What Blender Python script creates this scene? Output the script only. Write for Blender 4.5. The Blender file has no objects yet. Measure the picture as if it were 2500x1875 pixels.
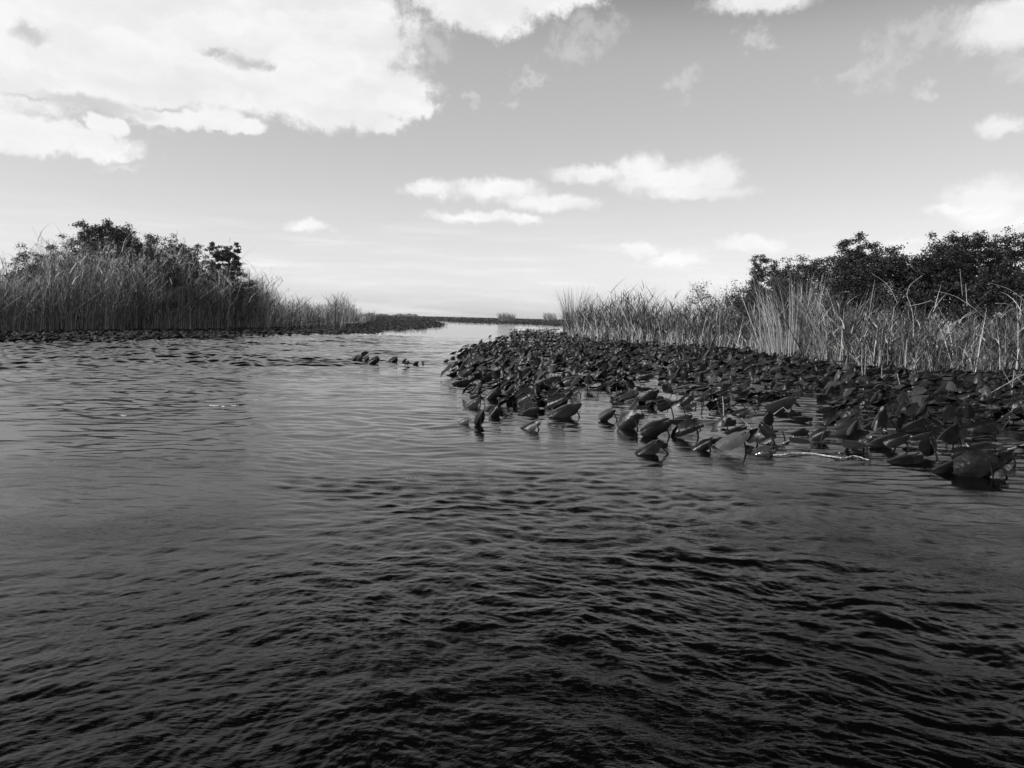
import bpy, math, random
import numpy as np
from mathutils import Vector, Matrix

rng = np.random.default_rng(7)
random.seed(7)
scene = bpy.context.scene
COL = scene.collection

# ------------------------------------------------------------------ camera
CAM_H = 1.25
HAZE = 0.00016
F = 1807.0                       # focal length in pixels of the 2500 px wide photograph
PITCH = math.radians(5.08)
ROLL = math.radians(1.33)
fw = Vector((0, math.cos(PITCH), -math.sin(PITCH)))
r0 = Vector((1, 0, 0)); u0 = r0.cross(fw)
RT = r0 * math.cos(ROLL) + u0 * math.sin(ROLL)
UP = -r0 * math.sin(ROLL) + u0 * math.cos(ROLL)
cam_data = bpy.data.cameras.new("camera")
cam = bpy.data.objects.new("camera", cam_data)
COL.objects.link(cam)
cam.matrix_world = Matrix(((RT.x, UP.x, -fw.x, 0), (RT.y, UP.y, -fw.y, 0), (RT.z, UP.z, -fw.z, CAM_H), (0, 0, 0, 1)))
cam_data.sensor_width = 36.0
cam_data.lens = 36.0 * F / 2500.0
cam_data.clip_start = 0.05
cam_data.clip_end = 20000
scene.camera = cam

def ray(x, y):
    return fw + RT * ((x - 1250) / F) - UP * ((y - 937.5) / F)
def ground(x, y, z=0.0):
    d = ray(x, y); t = (z - CAM_H) / d.z
    return Vector((d.x * t, d.y * t, z))
def at_depth(x, y, Y):
    d = ray(x, y); t = Y / d.y
    return Vector((d.x * t, Y, CAM_H + d.z * t))
def horizon(x):
    return 777.0 + (x - 1250) * math.tan(ROLL)
def azel(x, y):
    d = ray(x, y).normalized()
    return math.atan2(d.x, d.y), math.asin(d.z)

# ------------------------------------------------------------------ sky, sun, exposure
SUN_EL = math.radians(42)
SUN_AZ = math.radians(-114)       # clockwise from the view direction (+Y): from the left, a little behind
world = bpy.data.worlds.new("World")
scene.world = world
world.use_nodes = True
wn = world.node_tree.nodes; wl = world.node_tree.links
for n in list(wn): wn.remove(n)

class NT:
    """small helper for node graphs"""
    def __init__(s, tree): s.n = tree.nodes; s.l = tree.links
    def put(s, sock, v):
        if isinstance(v, bpy.types.NodeSocket): s.l.new(v, sock)
        else: sock.default_value = v
    def math(s, op, a, b=None, c=None, clamp=False):
        m = s.n.new("ShaderNodeMath"); m.operation = op; m.use_clamp = clamp
        s.put(m.inputs[0], a)
        if b is not None: s.put(m.inputs[1], b)
        if c is not None: s.put(m.inputs[2], c)
        return m.outputs[0]
    def vmath(s, op, a, b=None, c=None):
        m = s.n.new("ShaderNodeVectorMath"); m.operation = op
        s.put(m.inputs[0], a)
        if b is not None: s.put(m.inputs[1], b)
        if c is not None: s.put(m.inputs[2], c)
        return m.outputs["Value"] if op in ("LENGTH", "DOT_PRODUCT", "DISTANCE") else m.outputs[0]
    def comb(s, x, y, z=0.0):
        c = s.n.new("ShaderNodeCombineXYZ")
        s.put(c.inputs[0], x); s.put(c.inputs[1], y); s.put(c.inputs[2], z)
        return c.outputs[0]
    def sep(s, v):
        c = s.n.new("ShaderNodeSeparateXYZ"); s.put(c.inputs[0], v); return c.outputs
    def noise(s, vec, scale, detail=3.0, rough=0.5, dist=0.0, col=False):
        t = s.n.new("ShaderNodeTexNoise")
        s.put(t.inputs["Vector"], vec); t.inputs["Scale"].default_value = scale
        t.inputs["Detail"].default_value = detail; t.inputs["Roughness"].default_value = rough
        t.inputs["Distortion"].default_value = dist
        return t.outputs["Color" if col else "Fac"]
    def smooth(s, v, a, b, lo=0.0, hi=1.0):
        m = s.n.new("ShaderNodeMapRange"); m.interpolation_type = 'SMOOTHSTEP'
        s.put(m.inputs[0], v); m.inputs[1].default_value = a; m.inputs[2].default_value = b
        m.inputs[3].default_value = lo; m.inputs[4].default_value = hi
        return m.outputs[0]
    def mix(s, f, a, b):
        m = s.n.new("ShaderNodeMix"); m.data_type = 'FLOAT'
        s.put(m.inputs[0], f); s.put(m.inputs[2], a); s.put(m.inputs[3], b)
        return m.outputs[0]

W = NT(world.node_tree)
sky = wn.new("ShaderNodeTexSky")
sky.sky_type = 'NISHITA'; sky.sun_disc = False
sky.sun_elevation = SUN_EL; sky.sun_rotation = SUN_AZ
sky.air_density = 1.0; sky.dust_density = 1.0; sky.ozone_density = 1.0
ssep = wn.new("ShaderNodeSeparateColor"); wl.new(sky.outputs[0], ssep.inputs[0])
# monochrome film behind a yellow-orange filter
lum = W.math('ADD', W.math('MULTIPLY', ssep.outputs[0], 0.55), W.math('MULTIPLY', ssep.outputs[1], 0.45))
SKY_GAIN, SKY_POW = 1.42, 0.70
tc = wn.new("ShaderNodeTexCoord")
dirv = tc.outputs["Generated"]
dx, dy, dz = W.sep(dirv)
az = W.math('ARCTAN2', dx, dy); el = W.math('ARCSINE', dz)
# cloud edges are warped by noise on the direction
nz1 = W.noise(dirv, 7.0, 5.0, 0.6, col=True)
warp = W.vmath('MULTIPLY', W.vmath('SUBTRACT', nz1, (0.5, 0.5, 0.5)), (0.085, 0.035, 0.0))
nz2 = W.noise(dirv, 34.0, 5.0, 0.65, col=True)
warp2 = W.vmath('MULTIPLY', W.vmath('SUBTRACT', nz2, (0.5, 0.5, 0.5)), (0.048, 0.030, 0.0))
P0 = W.comb(az, el)
P = W.vmath('ADD', W.vmath('ADD', P0, warp), warp2)
Psm = W.vmath('ADD', P0, warp2)
def blob_field(blobs, P, k=0.25):
    out = None
    for (x, y, rx, ry) in blobs:
        a, e = azel(x, y)
        sx = F / rx * math.cos(a) ** -1 if False else F / rx
        sy = F / ry
        d = W.vmath('LENGTH', W.vmath('MULTIPLY_ADD', P, (sx, sy, 0), (-a * sx, -e * sy, 0)))
        out = d if out is None else W.math('SMOOTH_MIN', out, d, k)
    return out
big = [(150, -60, 620, 200), (-150, 100, 420, 105), (330, 100, 420, 105), (650, 60, 300, 150), (560, 185, 400, 75),
       (830, 100, 150, 140), (960, 230, 85, 45), (790, 240, 230, 62), (120, 180, 330, 42), (120, -330, 620, 250),
       (60, 325, 190, 36), (-100, 300, 130, 40), (200, 355, 95, 24), (268, 305, 32, 22),
       (420, 275, 150, 24), (560, 305, 65, 17), (1010, 268, 55, 28), (955, 308, 42, 22), (360, 262, 80, 10),
       (1170, -20, 180, 70), (1200, 25, 95, 45), (1330, -30, 140, 42)]
small = [(1050, 462, 60, 22), (1210, 462, 110, 24), (1340, 494, 110, 20), (1170, 528, 110, 15), (1260, 532, 60, 10),
         (1440, 425, 90, 20), (1560, 415, 60, 36), (1640, 440, 130, 32), (1740, 430, 65, 40), (1700, 470, 120, 18),
         (2430, 480, 90, 38), (2500, 520, 130, 22), (2350, 505, 60, 14), (2480, 545, 90, 12),
         (2480, 65, 110, 40), (2520, 20, 120, 30), (1860, 0, 120, 24), (2440, 310, 42, 20),
         (755, 552, 50, 14), (1560, 610, 45, 18), (1830, 596, 75, 20), (2200, 590, 45, 9), 
         (1650, 635, 70, 16), (3300, 300, 260, 60), (-900, 420, 300, 60)]
wisp = [(1060, 115, 42, 30), (1300, 190, 36, 14), (1440, 65, 70, 24), (1675, 205, 34, 34), (1400, 110, 60, 30), (2170, 135, 45, 50),
        (2080, 180, 50, 22), (2290, 60, 70, 22), (2510, 150, 50, 40), (1255, 262, 26, 14), (1150, 245, 22, 14), (2270, 220, 25, 14),
        (1840, 95, 30, 24), (300, 405, 40, 10)]
def cover(field, a, b, nzf, amp):
    f = W.math('ADD', field, W.math('MULTIPLY', W.math('SUBTRACT', nzf, 0.5), amp))
    return W.smooth(f, a, b, 1.0, 0.0)
nfine = W.noise(dirv, 60.0, 6.0, 0.65)
nmid = W.noise(dirv, 16.0, 5.0, 0.6)
m_big = cover(blob_field(big, P, 0.2), 0.76, 1.24, nfine, 0.8)
m_small = cover(blob_field(small, Psm, 0.3), 0.44, 1.36, nfine, 0.8)
Ptorn = W.vmath('ADD', P0, W.vmath('MULTIPLY', W.vmath('SUBTRACT', nz2, (0.5, 0.5, 0.5)), (0.11, 0.08, 0.0)))
m_wisp = W.math('MULTIPLY', cover(blob_field(wisp, Ptorn, 0.3), 0.1, 1.45, nfine, 2.2), 0.28)
# holes of blue in the big cloud
holes = [(210, 252, 120, 15), (90, 240, 100, 6), (420, 258, 60, 7), (85, 90, 42, 15), (600, 150, 55, 14), (655, 166, 26, 9), (540, 128, 40, 7)]
m_hole = cover(blob_field(holes, P, 0.2), 0.2, 1.5, nmid, 1.6)
m_big = W.math('MULTIPLY', m_big, W.math('SUBTRACT', 1.0, W.math('MULTIPLY', m_hole, 0.75)))
# thin streaks of far cloud just above the horizon
st = W.noise(W.vmath('MULTIPLY', P0, (5.0, 60.0, 1.0)), 1.0, 5.0, 0.6)
m_st = W.math('MULTIPLY', W.smooth(st, 0.42, 0.75), W.smooth(el, 0.16, 0.03))
m_st = W.math('MULTIPLY', m_st, 0.9)
mask = W.math('MAXIMUM', W.math('MAXIMUM', m_big, m_small), W.math('MAXIMUM', m_wisp, m_st))
cl_var = W.noise(W.vmath('MULTIPLY', P, (1.0, 2.4, 1.0)), 9.0, 4.0, 0.55)
cloud_val = W.math('ADD', 0.82, W.math('MULTIPLY', W.smooth(cl_var, 0.3, 0.7), 0.13))
cloud_val = W.math('ADD', cloud_val, W.smooth(el, 0.30, 0.06, 0.0, 0.09))
SKY_STRENGTH = 0.1
skyv = W.math('MULTIPLY', W.math('POWER', W.math('MULTIPLY', lum, SKY_STRENGTH), SKY_POW), SKY_GAIN)
skyv = W.math('MULTIPLY', skyv, W.smooth(el, 0.36, 0.62, 1.0, 0.10))
skyv = W.math('MULTIPLY', skyv, W.math('SUBTRACT', 1.0, W.math('MULTIPLY', W.smooth(az, -0.45, 0.35, 0.0, 0.75), W.smooth(el, 0.31, 0.50))))
final = W.mix(mask, skyv, cloud_val)
final = W.math('DIVIDE', final, SKY_STRENGTH)
bg = wn.new("ShaderNodeBackground"); bg.inputs["Strength"].default_value = SKY_STRENGTH
cc = wn.new("ShaderNodeCombineColor")
for i in range(3): wl.new(final, cc.inputs[i])
wl.new(cc.outputs[0], bg.inputs[0])
wo = wn.new("ShaderNodeOutputWorld"); wl.new(bg.outputs[0], wo.inputs[0])

sun_data = bpy.data.lights.new("sun", 'SUN')
sun_data.energy = 4.8; sun_data.angle = math.radians(0.53); sun_data.color = (1.0, 0.995, 0.985)
sun = bpy.data.objects.new("sun", sun_data); COL.objects.link(sun)
sdir = Vector((math.sin(SUN_AZ) * math.cos(SUN_EL), math.cos(SUN_AZ) * math.cos(SUN_EL), math.sin(SUN_EL)))
sun.rotation_euler = sdir.to_track_quat('Z', 'Y').to_euler()
sun.location = sdir * 30
vs = scene.view_settings
vs.view_transform = 'Standard'; vs.look = 'None'; vs.exposure = 0.0; vs.gamma = 1.0; vs.use_curve_mapping = False
scene.render.engine = 'CYCLES'
scene.cycles.max_bounces = 5; scene.cycles.diffuse_bounces = 2; scene.cycles.glossy_bounces = 3
scene.cycles.transparent_max_bounces = 4

# ------------------------------------------------------------------ helpers
def tag(o, label=None, cat=None, group=None, kind=None):
    if label: o["label"] = label
    if cat: o["category"] = cat
    if group: o["group"] = group
    if kind: o["kind"] = kind
    return o
def empty(name, loc=(0, 0, 0), rz=0.0):
    o = bpy.data.objects.new(name, None); COL.objects.link(o)
    o.location = loc; o.rotation_euler = (0, 0, rz); o.empty_display_size = 0.1
    return o
def mesh_np(name, verts, faces, mat=None, smooth=True, tone=None):
    """faces: list of (M,k) int arrays"""
    me = bpy.data.meshes.new(name)
    verts = np.asarray(verts, np.float32)
    me.vertices.add(len(verts)); me.vertices.foreach_set("co", verts.ravel())
    if not isinstance(faces, (list, tuple)): faces = [faces]
    faces = [np.asarray(f, np.int32) for f in faces if len(f)]
    loops = np.concatenate([f.ravel() for f in faces])
    counts = np.concatenate([np.full(len(f), f.shape[1], np.int32) for f in faces])
    starts = np.concatenate([[0], np.cumsum(counts)[:-1]]).astype(np.int32)
    me.loops.add(len(loops)); me.loops.foreach_set("vertex_index", loops)
    me.polygons.add(len(counts)); me.polygons.foreach_set("loop_start", starts)
    me.polygons.foreach_set("loop_total", counts)
    me.update(calc_edges=True)
    if smooth: me.polygons.foreach_set("use_smooth", np.ones(len(counts), bool))
    if tone is not None:
        at = me.attributes.new("tone", 'FLOAT', 'POINT'); at.data.foreach_set("value", np.asarray(tone, np.float32))
    if mat: me.materials.append(mat)
    return me
def obj(name, me, parent=None):
    o = bpy.data.objects.new(name, me); COL.objects.link(o)
    if parent: o.parent = parent
    return o
def new_mat(name):
    m = bpy.data.materials.new(name); m.use_nodes = True
    t = NT(m.node_tree); b = m.node_tree.nodes["Principled BSDF"]
    return m, t, b
def grey(t, v):
    c = t.n.new("ShaderNodeCombineColor")
    for i in range(3): t.put(c.inputs[i], v)
    return c.outputs[0]

class Acc:
    """accumulates tris / quads into one mesh"""
    def __init__(s): s.v = []; s.q = []; s.t = []; s.c = []; s.n = 0
    def add(s, v, quads=None, tris=None, tone=0.5):
        v = np.asarray(v, float).reshape(-1, 3)
        if quads is not None and len(quads): s.q.append(np.asarray(quads) + s.n)
        if tris is not None and len(tris): s.t.append(np.asarray(tris) + s.n)
        s.v.append(v); s.c.append(np.broadcast_to(np.asarray(tone, float), (len(v),))); s.n += len(v)
    def mesh(s, name, mat, smooth=True):
        f = []
        if s.q: f.append(np.concatenate(s.q))
        if s.t: f.append(np.concatenate(s.t))
        return mesh_np(name, np.concatenate(s.v), f, mat, smooth, np.concatenate(s.c))

def tube(path, rad, sides=6):
    path = np.asarray(path, float); n = len(path)
    rad = np.broadcast_to(np.asarray(rad, float), (n,))
    tan = np.gradient(path, axis=0); tan /= np.linalg.norm(tan, axis=1)[:, None] + 1e-9
    ref = np.array([0.31, 0.87, 0.38]); ref /= np.linalg.norm(ref)
    s1 = np.cross(tan, ref); s1 /= np.linalg.norm(s1, axis=1)[:, None] + 1e-9
    s2 = np.cross(tan, s1)
    a = np.linspace(0, 2 * math.pi, sides, endpoint=False)
    v = path[:, None, :] + rad[:, None, None] * (np.cos(a)[None, :, None] * s1[:, None, :] + np.sin(a)[None, :, None] * s2[:, None, :])
    i = np.arange(n - 1)[:, None] * sides; j = np.arange(sides)[None, :]; k = (j + 1) % sides
    q = np.stack([i + j, i + k, i + sides + k, i + sides + j], -1).reshape(-1, 4)
    cap = np.array([list(range(1, sides - 1))]).T
    tr = [[0, c + 1, c] for c in range(1, sides - 1)] + [[(n - 1) * sides, (n - 1) * sides + c, (n - 1) * sides + c + 1] for c in range(1, sides - 1)]
    return v.reshape(-1, 3), q, np.array(tr)

def bezier(p0, p1, p2, n=7):
    t = np.linspace(0, 1, n)[:, None]
    return (1 - t) ** 2 * np.asarray(p0) + 2 * t * (1 - t) * np.asarray(p1) + t * t * np.asarray(p2)

# ------------------------------------------------------------------ materials
def leaf_material(name, lo, hi, rough=0.38, use_attr=False, spec=0.45):
    m, t, b = new_mat(name)
    if use_attr:
        a = t.n.new("ShaderNodeAttribute"); a.attribute_name = "tone"; r = a.outputs["Fac"]
    else:
        a = t.n.new("ShaderNodeObjectInfo"); r = a.outputs["Random"]
    r = t.math('POWER', r, 3.0)
    tcn = t.n.new("ShaderNodeTexCoord"); g = t.n.new("ShaderNodeNewGeometry")
    nz = t.noise(tcn.outputs["Object"], 22.0, 4.0, 0.6)
    blot = t.smooth(t.noise(tcn.outputs["Object"], 9.0, 5.0, 0.65), 0.52, 0.75)
    v = t.mix(r, lo, hi)
    v = t.math('MULTIPLY', v, t.math('ADD', 0.62, t.math('MULTIPLY', nz, 0.76)))
    v = t.math('ADD', v, t.math('MULTIPLY', blot, 0.012))
    v = t.math('MULTIPLY', v, t.math('ADD', 1.0, t.math('MULTIPLY', g.outputs["Backfacing"], 0.5)))
    t.put(b.inputs["Base Color"], grey(t, v))
    b.inputs["Roughness"].default_value = rough
    t.put(b.inputs["Roughness"], t.math('ADD', rough - 0.1, t.math('MULTIPLY', nz, 0.25)))
    b.inputs["Specular IOR Level"].default_value = spec
    bp = t.n.new("ShaderNodeBump"); bp.inputs["Strength"].default_value = 0.7; bp.inputs["Distance"].default_value = 0.008
    t.put(bp.inputs["Height"], nz); t.put(b.inputs["Normal"], bp.outputs[0])
    return m
def blade_material(name, lo, hi, rough=0.6):
    m, t, b = new_mat(name)
    a = t.n.new("ShaderNodeAttribute"); a.attribute_name = "tone"
    tcn = t.n.new("ShaderNodeTexCoord")
    nz = t.noise(t.vmath('MULTIPLY', tcn.outputs["Object"], (1, 1, 0.25)), 12.0, 3.0, 0.6)
    v = t.mix(a.outputs["Fac"], lo, hi)
    v = t.math('MULTIPLY', v, t.math('ADD', 0.55, t.math('MULTIPLY', nz, 0.9)))
    t.put(b.inputs["Base Color"], grey(t, v)); b.inputs["Roughness"].default_value = rough
    b.inputs["Specular IOR Level"].default_value = 0.2
    return m
def plain_material(name, lo, hi, scale=8.0, rough=0.8, bump=0.4):
    m, t, b = new_mat(name)
    tcn = t.n.new("ShaderNodeTexCoord")
    nz = t.noise(tcn.outputs["Object"], scale, 5.0, 0.65)
    t.put(b.inputs["Base Color"], grey(t, t.mix(t.smooth(nz, 0.3, 0.7), lo, hi)))
    b.inputs["Roughness"].default_value = rough; b.inputs["Specular IOR Level"].default_value = 0.25
    bp = t.n.new("ShaderNodeBump"); bp.inputs["Strength"].default_value = bump; bp.inputs["Distance"].default_value = 0.01
    t.put(bp.inputs["Height"], nz); t.put(b.inputs["Normal"], bp.outputs[0])
    return m
M_pad = leaf_material("pad_leaf", 0.004, 0.022, 0.30, spec=0.24)
M_pad_pale = leaf_material("pad_leaf_pale", 0.035, 0.08, 0.45)
M_pad_wet = leaf_material("pad_leaf_wet", 0.03, 0.05, 0.10, spec=0.9)
M_pad_mass = leaf_material("pad_leaf_mass", 0.003, 0.065, 0.32, use_attr=True, spec=0.20)
M_stem = plain_material("pad_stem", 0.01, 0.03, 20, 0.45, 0.2)
M_dry = plain_material("dry_stalk", 0.18, 0.52, 25, 0.6, 0.3)
M_dry_dark = plain_material("weathered_stalk", 0.08, 0.18, 25, 0.7, 0.3)
M_reedL = blade_material("green_reed", 0.02, 0.66)
M_reedR = blade_material("dry_reed", 0.010, 0.72)
M_mud = plain_material("marsh_mud", 0.012, 0.03, 3, 0.8, 0.6)
M_bark = plain_material("shrub_bark", 0.035, 0.08, 12, 0.85, 0.5)
M_treeR = leaf_material("tree_leaf", 0.012, 0.060, 0.5, use_attr=True, spec=0.35)
M_treeL = leaf_material("shrub_leaf", 0.018, 0.085, 0.5, use_attr=True, spec=0.35)
M_foam = plain_material("foam", 0.7, 0.9, 40, 0.6, 0.3)
M_farmass = leaf_material("far_pad_mass", 0.008, 0.035, 0.55, use_attr=True, spec=0.3)

WIND_A, WAKE_A, CHOP_A, CHOP_BUMP = 0.14, 0.15, 0.105, 0.0014
# water: tea-dark, opaque to the eye, rippled by the wake
M_water, t, b = new_mat("dark_water")
b.inputs["Base Color"].default_value = (0.0012, 0.0012, 0.0012, 1)
b.inputs["Specular IOR Level"].default_value = 0.3
b.inputs["IOR"].default_value = 1.27
b.inputs["Roughness"].default_value = 0.03
geo = t.n.new("ShaderNodeNewGeometry"); pos = geo.outputs["Position"]
px_, py_, pz_ = t.sep(pos)
dist = t.math('SQRT', t.math('ADD', t.math('MULTIPLY', px_, px_), t.math('MULTIPLY', py_, py_)))
wq = t.vmath('MULTIPLY', t.vmath('SUBTRACT', t.noise(pos, 0.5, 2.0, 0.5, col=True), (0.5, 0.5, 0.5)), (1.6, 1.6, 0))
wx, wy, wz = t.sep(t.vmath('ADD', pos, wq))
cx = t.math('SUBTRACT', wx, 0.5); cy = t.math('ADD', wy, 2.6)
rr = t.math('SQRT', t.math('ADD', t.math('MULTIPLY', cx, cx), t.math('MULTIPLY', cy, cy)))
th = t.math('MULTIPLY', t.math('ARCTAN2', cx, cy), 5.0)
n_chop = t.noise(t.vmath('MULTIPLY', pos, (0.7, 1.0, 0)), 42.0, 4.0, 0.65)       # finest ripples; the larger ones are real waves in the mesh
n_arc = t.noise(t.comb(rr, t.math('MULTIPLY', th, 0.34)), 11.0, 4.0, 0.60)
n_arcf = t.noise(t.comb(rr, t.math('MULTIPLY', th, 0.45)), 17.0, 4.0, 0.62)
n_near = t.noise(t.comb(rr, t.math('MULTIPLY', th, 0.42)), 36.0, 3.0, 0.6)
n_mid = t.noise(t.vmath('MULTIPLY', pos, (0.45, 1.0, 0)), 8.0, 3.0, 0.6)
n_far = t.noise(t.vmath('MULTIPLY', pos, (0.5, 1.0, 0)), 4.0, 3.0, 0.6)
patch = t.smooth(t.noise(t.vmath('MULTIPLY', pos, (0.35, 0.8, 0)), 0.8, 3.0, 0.55), 0.36, 0.66, 0.5, 1.25)
leftm = t.smooth(px_, 0.5, -1.6)
nearm = t.math('MULTIPLY', t.smooth(dist, 4.5, 9.0, 1.0, 0.22), patch)
n_arcf = t.math('SUBTRACT', 1.0, t.math('ABSOLUTE', t.math('MULTIPLY_ADD', n_arcf, 2.0, -1.0)))   # sharp little crests
h = t.math('MULTIPLY', n_chop, t.smooth(dist, 3.0, 8.0, CHOP_BUMP, CHOP_BUMP * 0.25))
h = t.math('ADD', h, t.math('MULTIPLY', t.math('MULTIPLY', n_arc, t.math('MULTIPLY_ADD', leftm, 0.003, 0.0015)), nearm))
h = t.math('ADD', h, t.math('MULTIPLY', t.math('MULTIPLY', n_arcf, t.math('MULTIPLY_ADD', leftm, -0.001, 0.0042)), nearm))
h = t.math('ADD', h, t.math('MULTIPLY', t.math('MULTIPLY', n_near, t.smooth(dist, 2.8, 5.5, 0.0028, 0.0006)), patch))
h = t.math('ADD', h, t.math('MULTIPLY', t.math('MULTIPLY', n_mid, t.smooth(dist, 4.0, 8.0, 0.0, 0.0032)), t.math('MULTIPLY', patch, t.smooth(dist, 14.0, 28.0, 1.0, 0.3))))
h = t.math('ADD', h, t.math('MULTIPLY', n_far, t.smooth(dist, 35.0, 60.0, 0.0, 0.012)))
bp = t.n.new("ShaderNodeBump"); bp.inputs["Strength"].default_value = 1.0; bp.inputs["Distance"].default_value = 1.0
t.put(bp.inputs["Height"], h); t.put(b.inputs["Normal"], bp.outputs[0])

# ------------------------------------------------------------------ water: one polar sheet with real waves, finer near the boat
_perm = np.random.default_rng(3).permutation(256); _perm = np.concatenate([_perm, _perm, _perm])
_ga = np.random.default_rng(4).uniform(0, 2 * math.pi, 256); _gx, _gy = np.cos(_ga), np.sin(_ga)
def perlin(x, y):
    xi = np.floor(x).astype(np.int64); yi = np.floor(y).astype(np.int64)
    xf = x - xi; yf = y - yi; xi &= 255; yi &= 255
    u = xf * xf * xf * (xf * (xf * 6 - 15) + 10); v = yf * yf * yf * (yf * (yf * 6 - 15) + 10)
    def g(ix, iy, fx, fy):
        hsh = _perm[_perm[ix & 255] + (iy & 255)]
        return _gx[hsh] * fx + _gy[hsh] * fy
    a = g(xi, yi, xf, yf); b_ = g(xi + 1, yi, xf - 1, yf); c = g(xi, yi + 1, xf, yf - 1); d = g(xi + 1, yi + 1, xf - 1, yf - 1)
    return (a * (1 - u) + b_ * u) * (1 - v) + (c * (1 - u) + d * u) * v
def sstep(x, a, b):
    t_ = np.clip((x - a) / (b - a), 0, 1); return t_ * t_ * (3 - 2 * t_)
def wave_height(x, y, r):
    # metres; every band is dropped where the sheet is too coarse to carry it
    wx = x + 0.8 * perlin(x * 0.3, y * 0.3) + 0.12 * perlin(x * 1.7 + 9, y * 1.7)
    wy = y + 0.8 * perlin(x * 0.3 + 50, y * 0.3 + 7) + 0.12 * perlin(x * 1.7 + 3, y * 1.7 + 31)
    spacing = np.maximum(r * r / 1300.0, 0.0030); spacing = np.minimum(spacing, 0.045)
    def band(f): return np.clip(1.0 / f / (2.2 * spacing) - 0.5, 0, 1)
    h = 0.010 * perlin(wx * 0.35, wy * 0.7)
    patch = sstep(perlin(x * 0.22 + 5, y * 0.5 + 11) + 0.5 * perlin(x * 0.6, y * 1.3), -0.25, 0.35)
    left = sstep(-(x + 0.12 * y), -1.0, 3.0)
    nl = sstep(-x, -0.6, 1.2)
    # wind ripples, calmer among the pads and in long slick bands
    slick = sstep(perlin(x * 0.10 + 21, y * 0.32 + 2) + 0.4 * perlin(x * .3, y * .9), -0.22, 0.12)
    rough_far = sstep(r, 9.0, 20.0) * left * (0.25 + 0.75 * slick)
    wa = 0.34 + 0.5 * patch * (1 - 0.4 * sstep(r, 8, 20)) + 1.6 * rough_far
    h += wa * (0.10 + 0.90 * sstep(r, 5, 16)) * (WIND_A / 3.0) * perlin(wx * 3.0 * 0.45, wy * 3.0)
    h += wa * (WIND_A / 7.0) * perlin(wx * 7.0 * 0.5 + 17, wy * 7.0) * band(7.0)
    h += wa * (WIND_A * 0.8 / 13.0) * perlin(wx * 13.0 * 0.55 + 7, wy * 13.0) * band(13.0)
    # the boat's wake: arcs round the hull
    cx_, cy_ = wx - 0.5, wy + 2.6
    rr = np.hypot(cx_, cy_); th = np.arctan2(cx_, cy_)
    k = 1.0 - 0.65 * sstep(r, 4.5, 12.0)
    k = k * (0.45 + 0.9 * patch)
    aa = th * 5.0
    h += k * 0.05 * (WAKE_A / 4.5) * perlin(rr * 4.5, aa * 4.5 * 0.28)
    h += k * (0.06 + 0.13 * nl) * (WAKE_A / 12.0) * perlin(rr * 12.0 + 5, aa * 12.0 * 0.33 + 3) * band(12.0)
    h += k * (0.50 + 0.25 * nl) * (WAKE_A / 28.0) * perlin(rr * 28.0 + 8, aa * 28.0 * 0.38 + 6) * band(28.0)
    h += k * 0.60 * (WAKE_A / 50.0) * perlin(rr * 50.0 + 2, aa * 50.0 * 0.42 + 9) * band(50.0)
    h += (0.5 + 0.5 * patch) * (CHOP_A / 16.0) * perlin(wx * 16.0 * .6, wy * 16.0) * band(16.0)
    h += (0.5 + 0.5 * patch) * (CHOP_A / 30.0) * perlin(wx * 30.0 + 4, wy * 30.0 * 1.2) * band(30.0)
    return h * (1 - sstep(r, 45, 60))
rs = [0.9]
while rs[-1] < 9000:
    r_ = rs[-1]
    rs.append(r_ + (min(r_ * r_ / 1300.0, 0.045 + max(0, r_ - 24) * 0.004) if r_ < 46 else (r_ - 46) * 0.12 + 0.2))
    if 3.0 > rs[-1] and rs[-1] - r_ < 0.0030: rs[-1] = r_ + 0.0030
rs = np.array(rs)
half = math.radians(42)
ths = np.concatenate([np.linspace(-half, half, 760), np.linspace(half, 2 * math.pi - half, 42)[1:-1]])
RR, TH = np.meshgrid(rs, ths, indexing='ij')
X, Y = RR * np.sin(TH), RR * np.cos(TH)
nr_, nt_ = RR.shape
Z = wave_height(X.ravel(), Y.ravel(), RR.ravel())
V = np.stack([X.ravel(), Y.ravel(), Z], -1)
V = np.concatenate([V, [[0, 0, 0]]])
i_ = np.arange(nr_ - 1)[:, None] * nt_; j_ = np.arange(nt_)[None, :]; jn = (j_ + 1) % nt_
q = np.stack([i_ + j_, i_ + nt_ + j_, i_ + nt_ + jn, i_ + jn], -1).reshape(-1, 4)
tr = np.stack([np.full(nt_, len(V) - 1), np.arange(nt_), (np.arange(nt_) + 1) % nt_], -1)
water = obj("water", mesh_np("water", V, [q[:, ::-1], tr[:, ::-1]], M_water))
tag(water, "dark rippled channel water between the reed beds", "water", kind="structure")
print("WATER", len(V), water.data.polygons[0].normal)

def interp(pts, x):
    xs = [p[0] for p in pts]; ys = [p[1] for p in pts]
    return np.interp(x, xs, ys)
# foot of the reeds and top of the reeds, in photograph pixels
L_BASE = [(-500, 815), (0, 813), (300, 809), (560, 804), (700, 799), (800, 796), (900, 791)]
L_TOP = [(-500, 650), (0, 640), (60, 618), (150, 592), (300, 588), (450, 606), (560, 640), (620, 675), (700, 710), (760, 722), (820, 716), (850, 735), (880, 752), (900, 775)]
R_BASE = [(1372, 808), (1400, 820), (1500, 828), (1600, 836), (1700, 843), (1800, 848), (1900, 858), (1960, 870), (2060, 888), (2150, 900), (2300, 906), (2500, 908), (2900, 915)]
R_TOP = [(1372, 770), (1385, 735), (1400, 712), (1480, 705), (1560, 700), (1640, 705), (1720, 715), (1800, 705), (1880, 690), (1930, 672), (2000, 672), (2080, 700), (2150, 730), (2300, 735), (2400, 740), (2500, 715), (2900, 710)]

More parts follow.
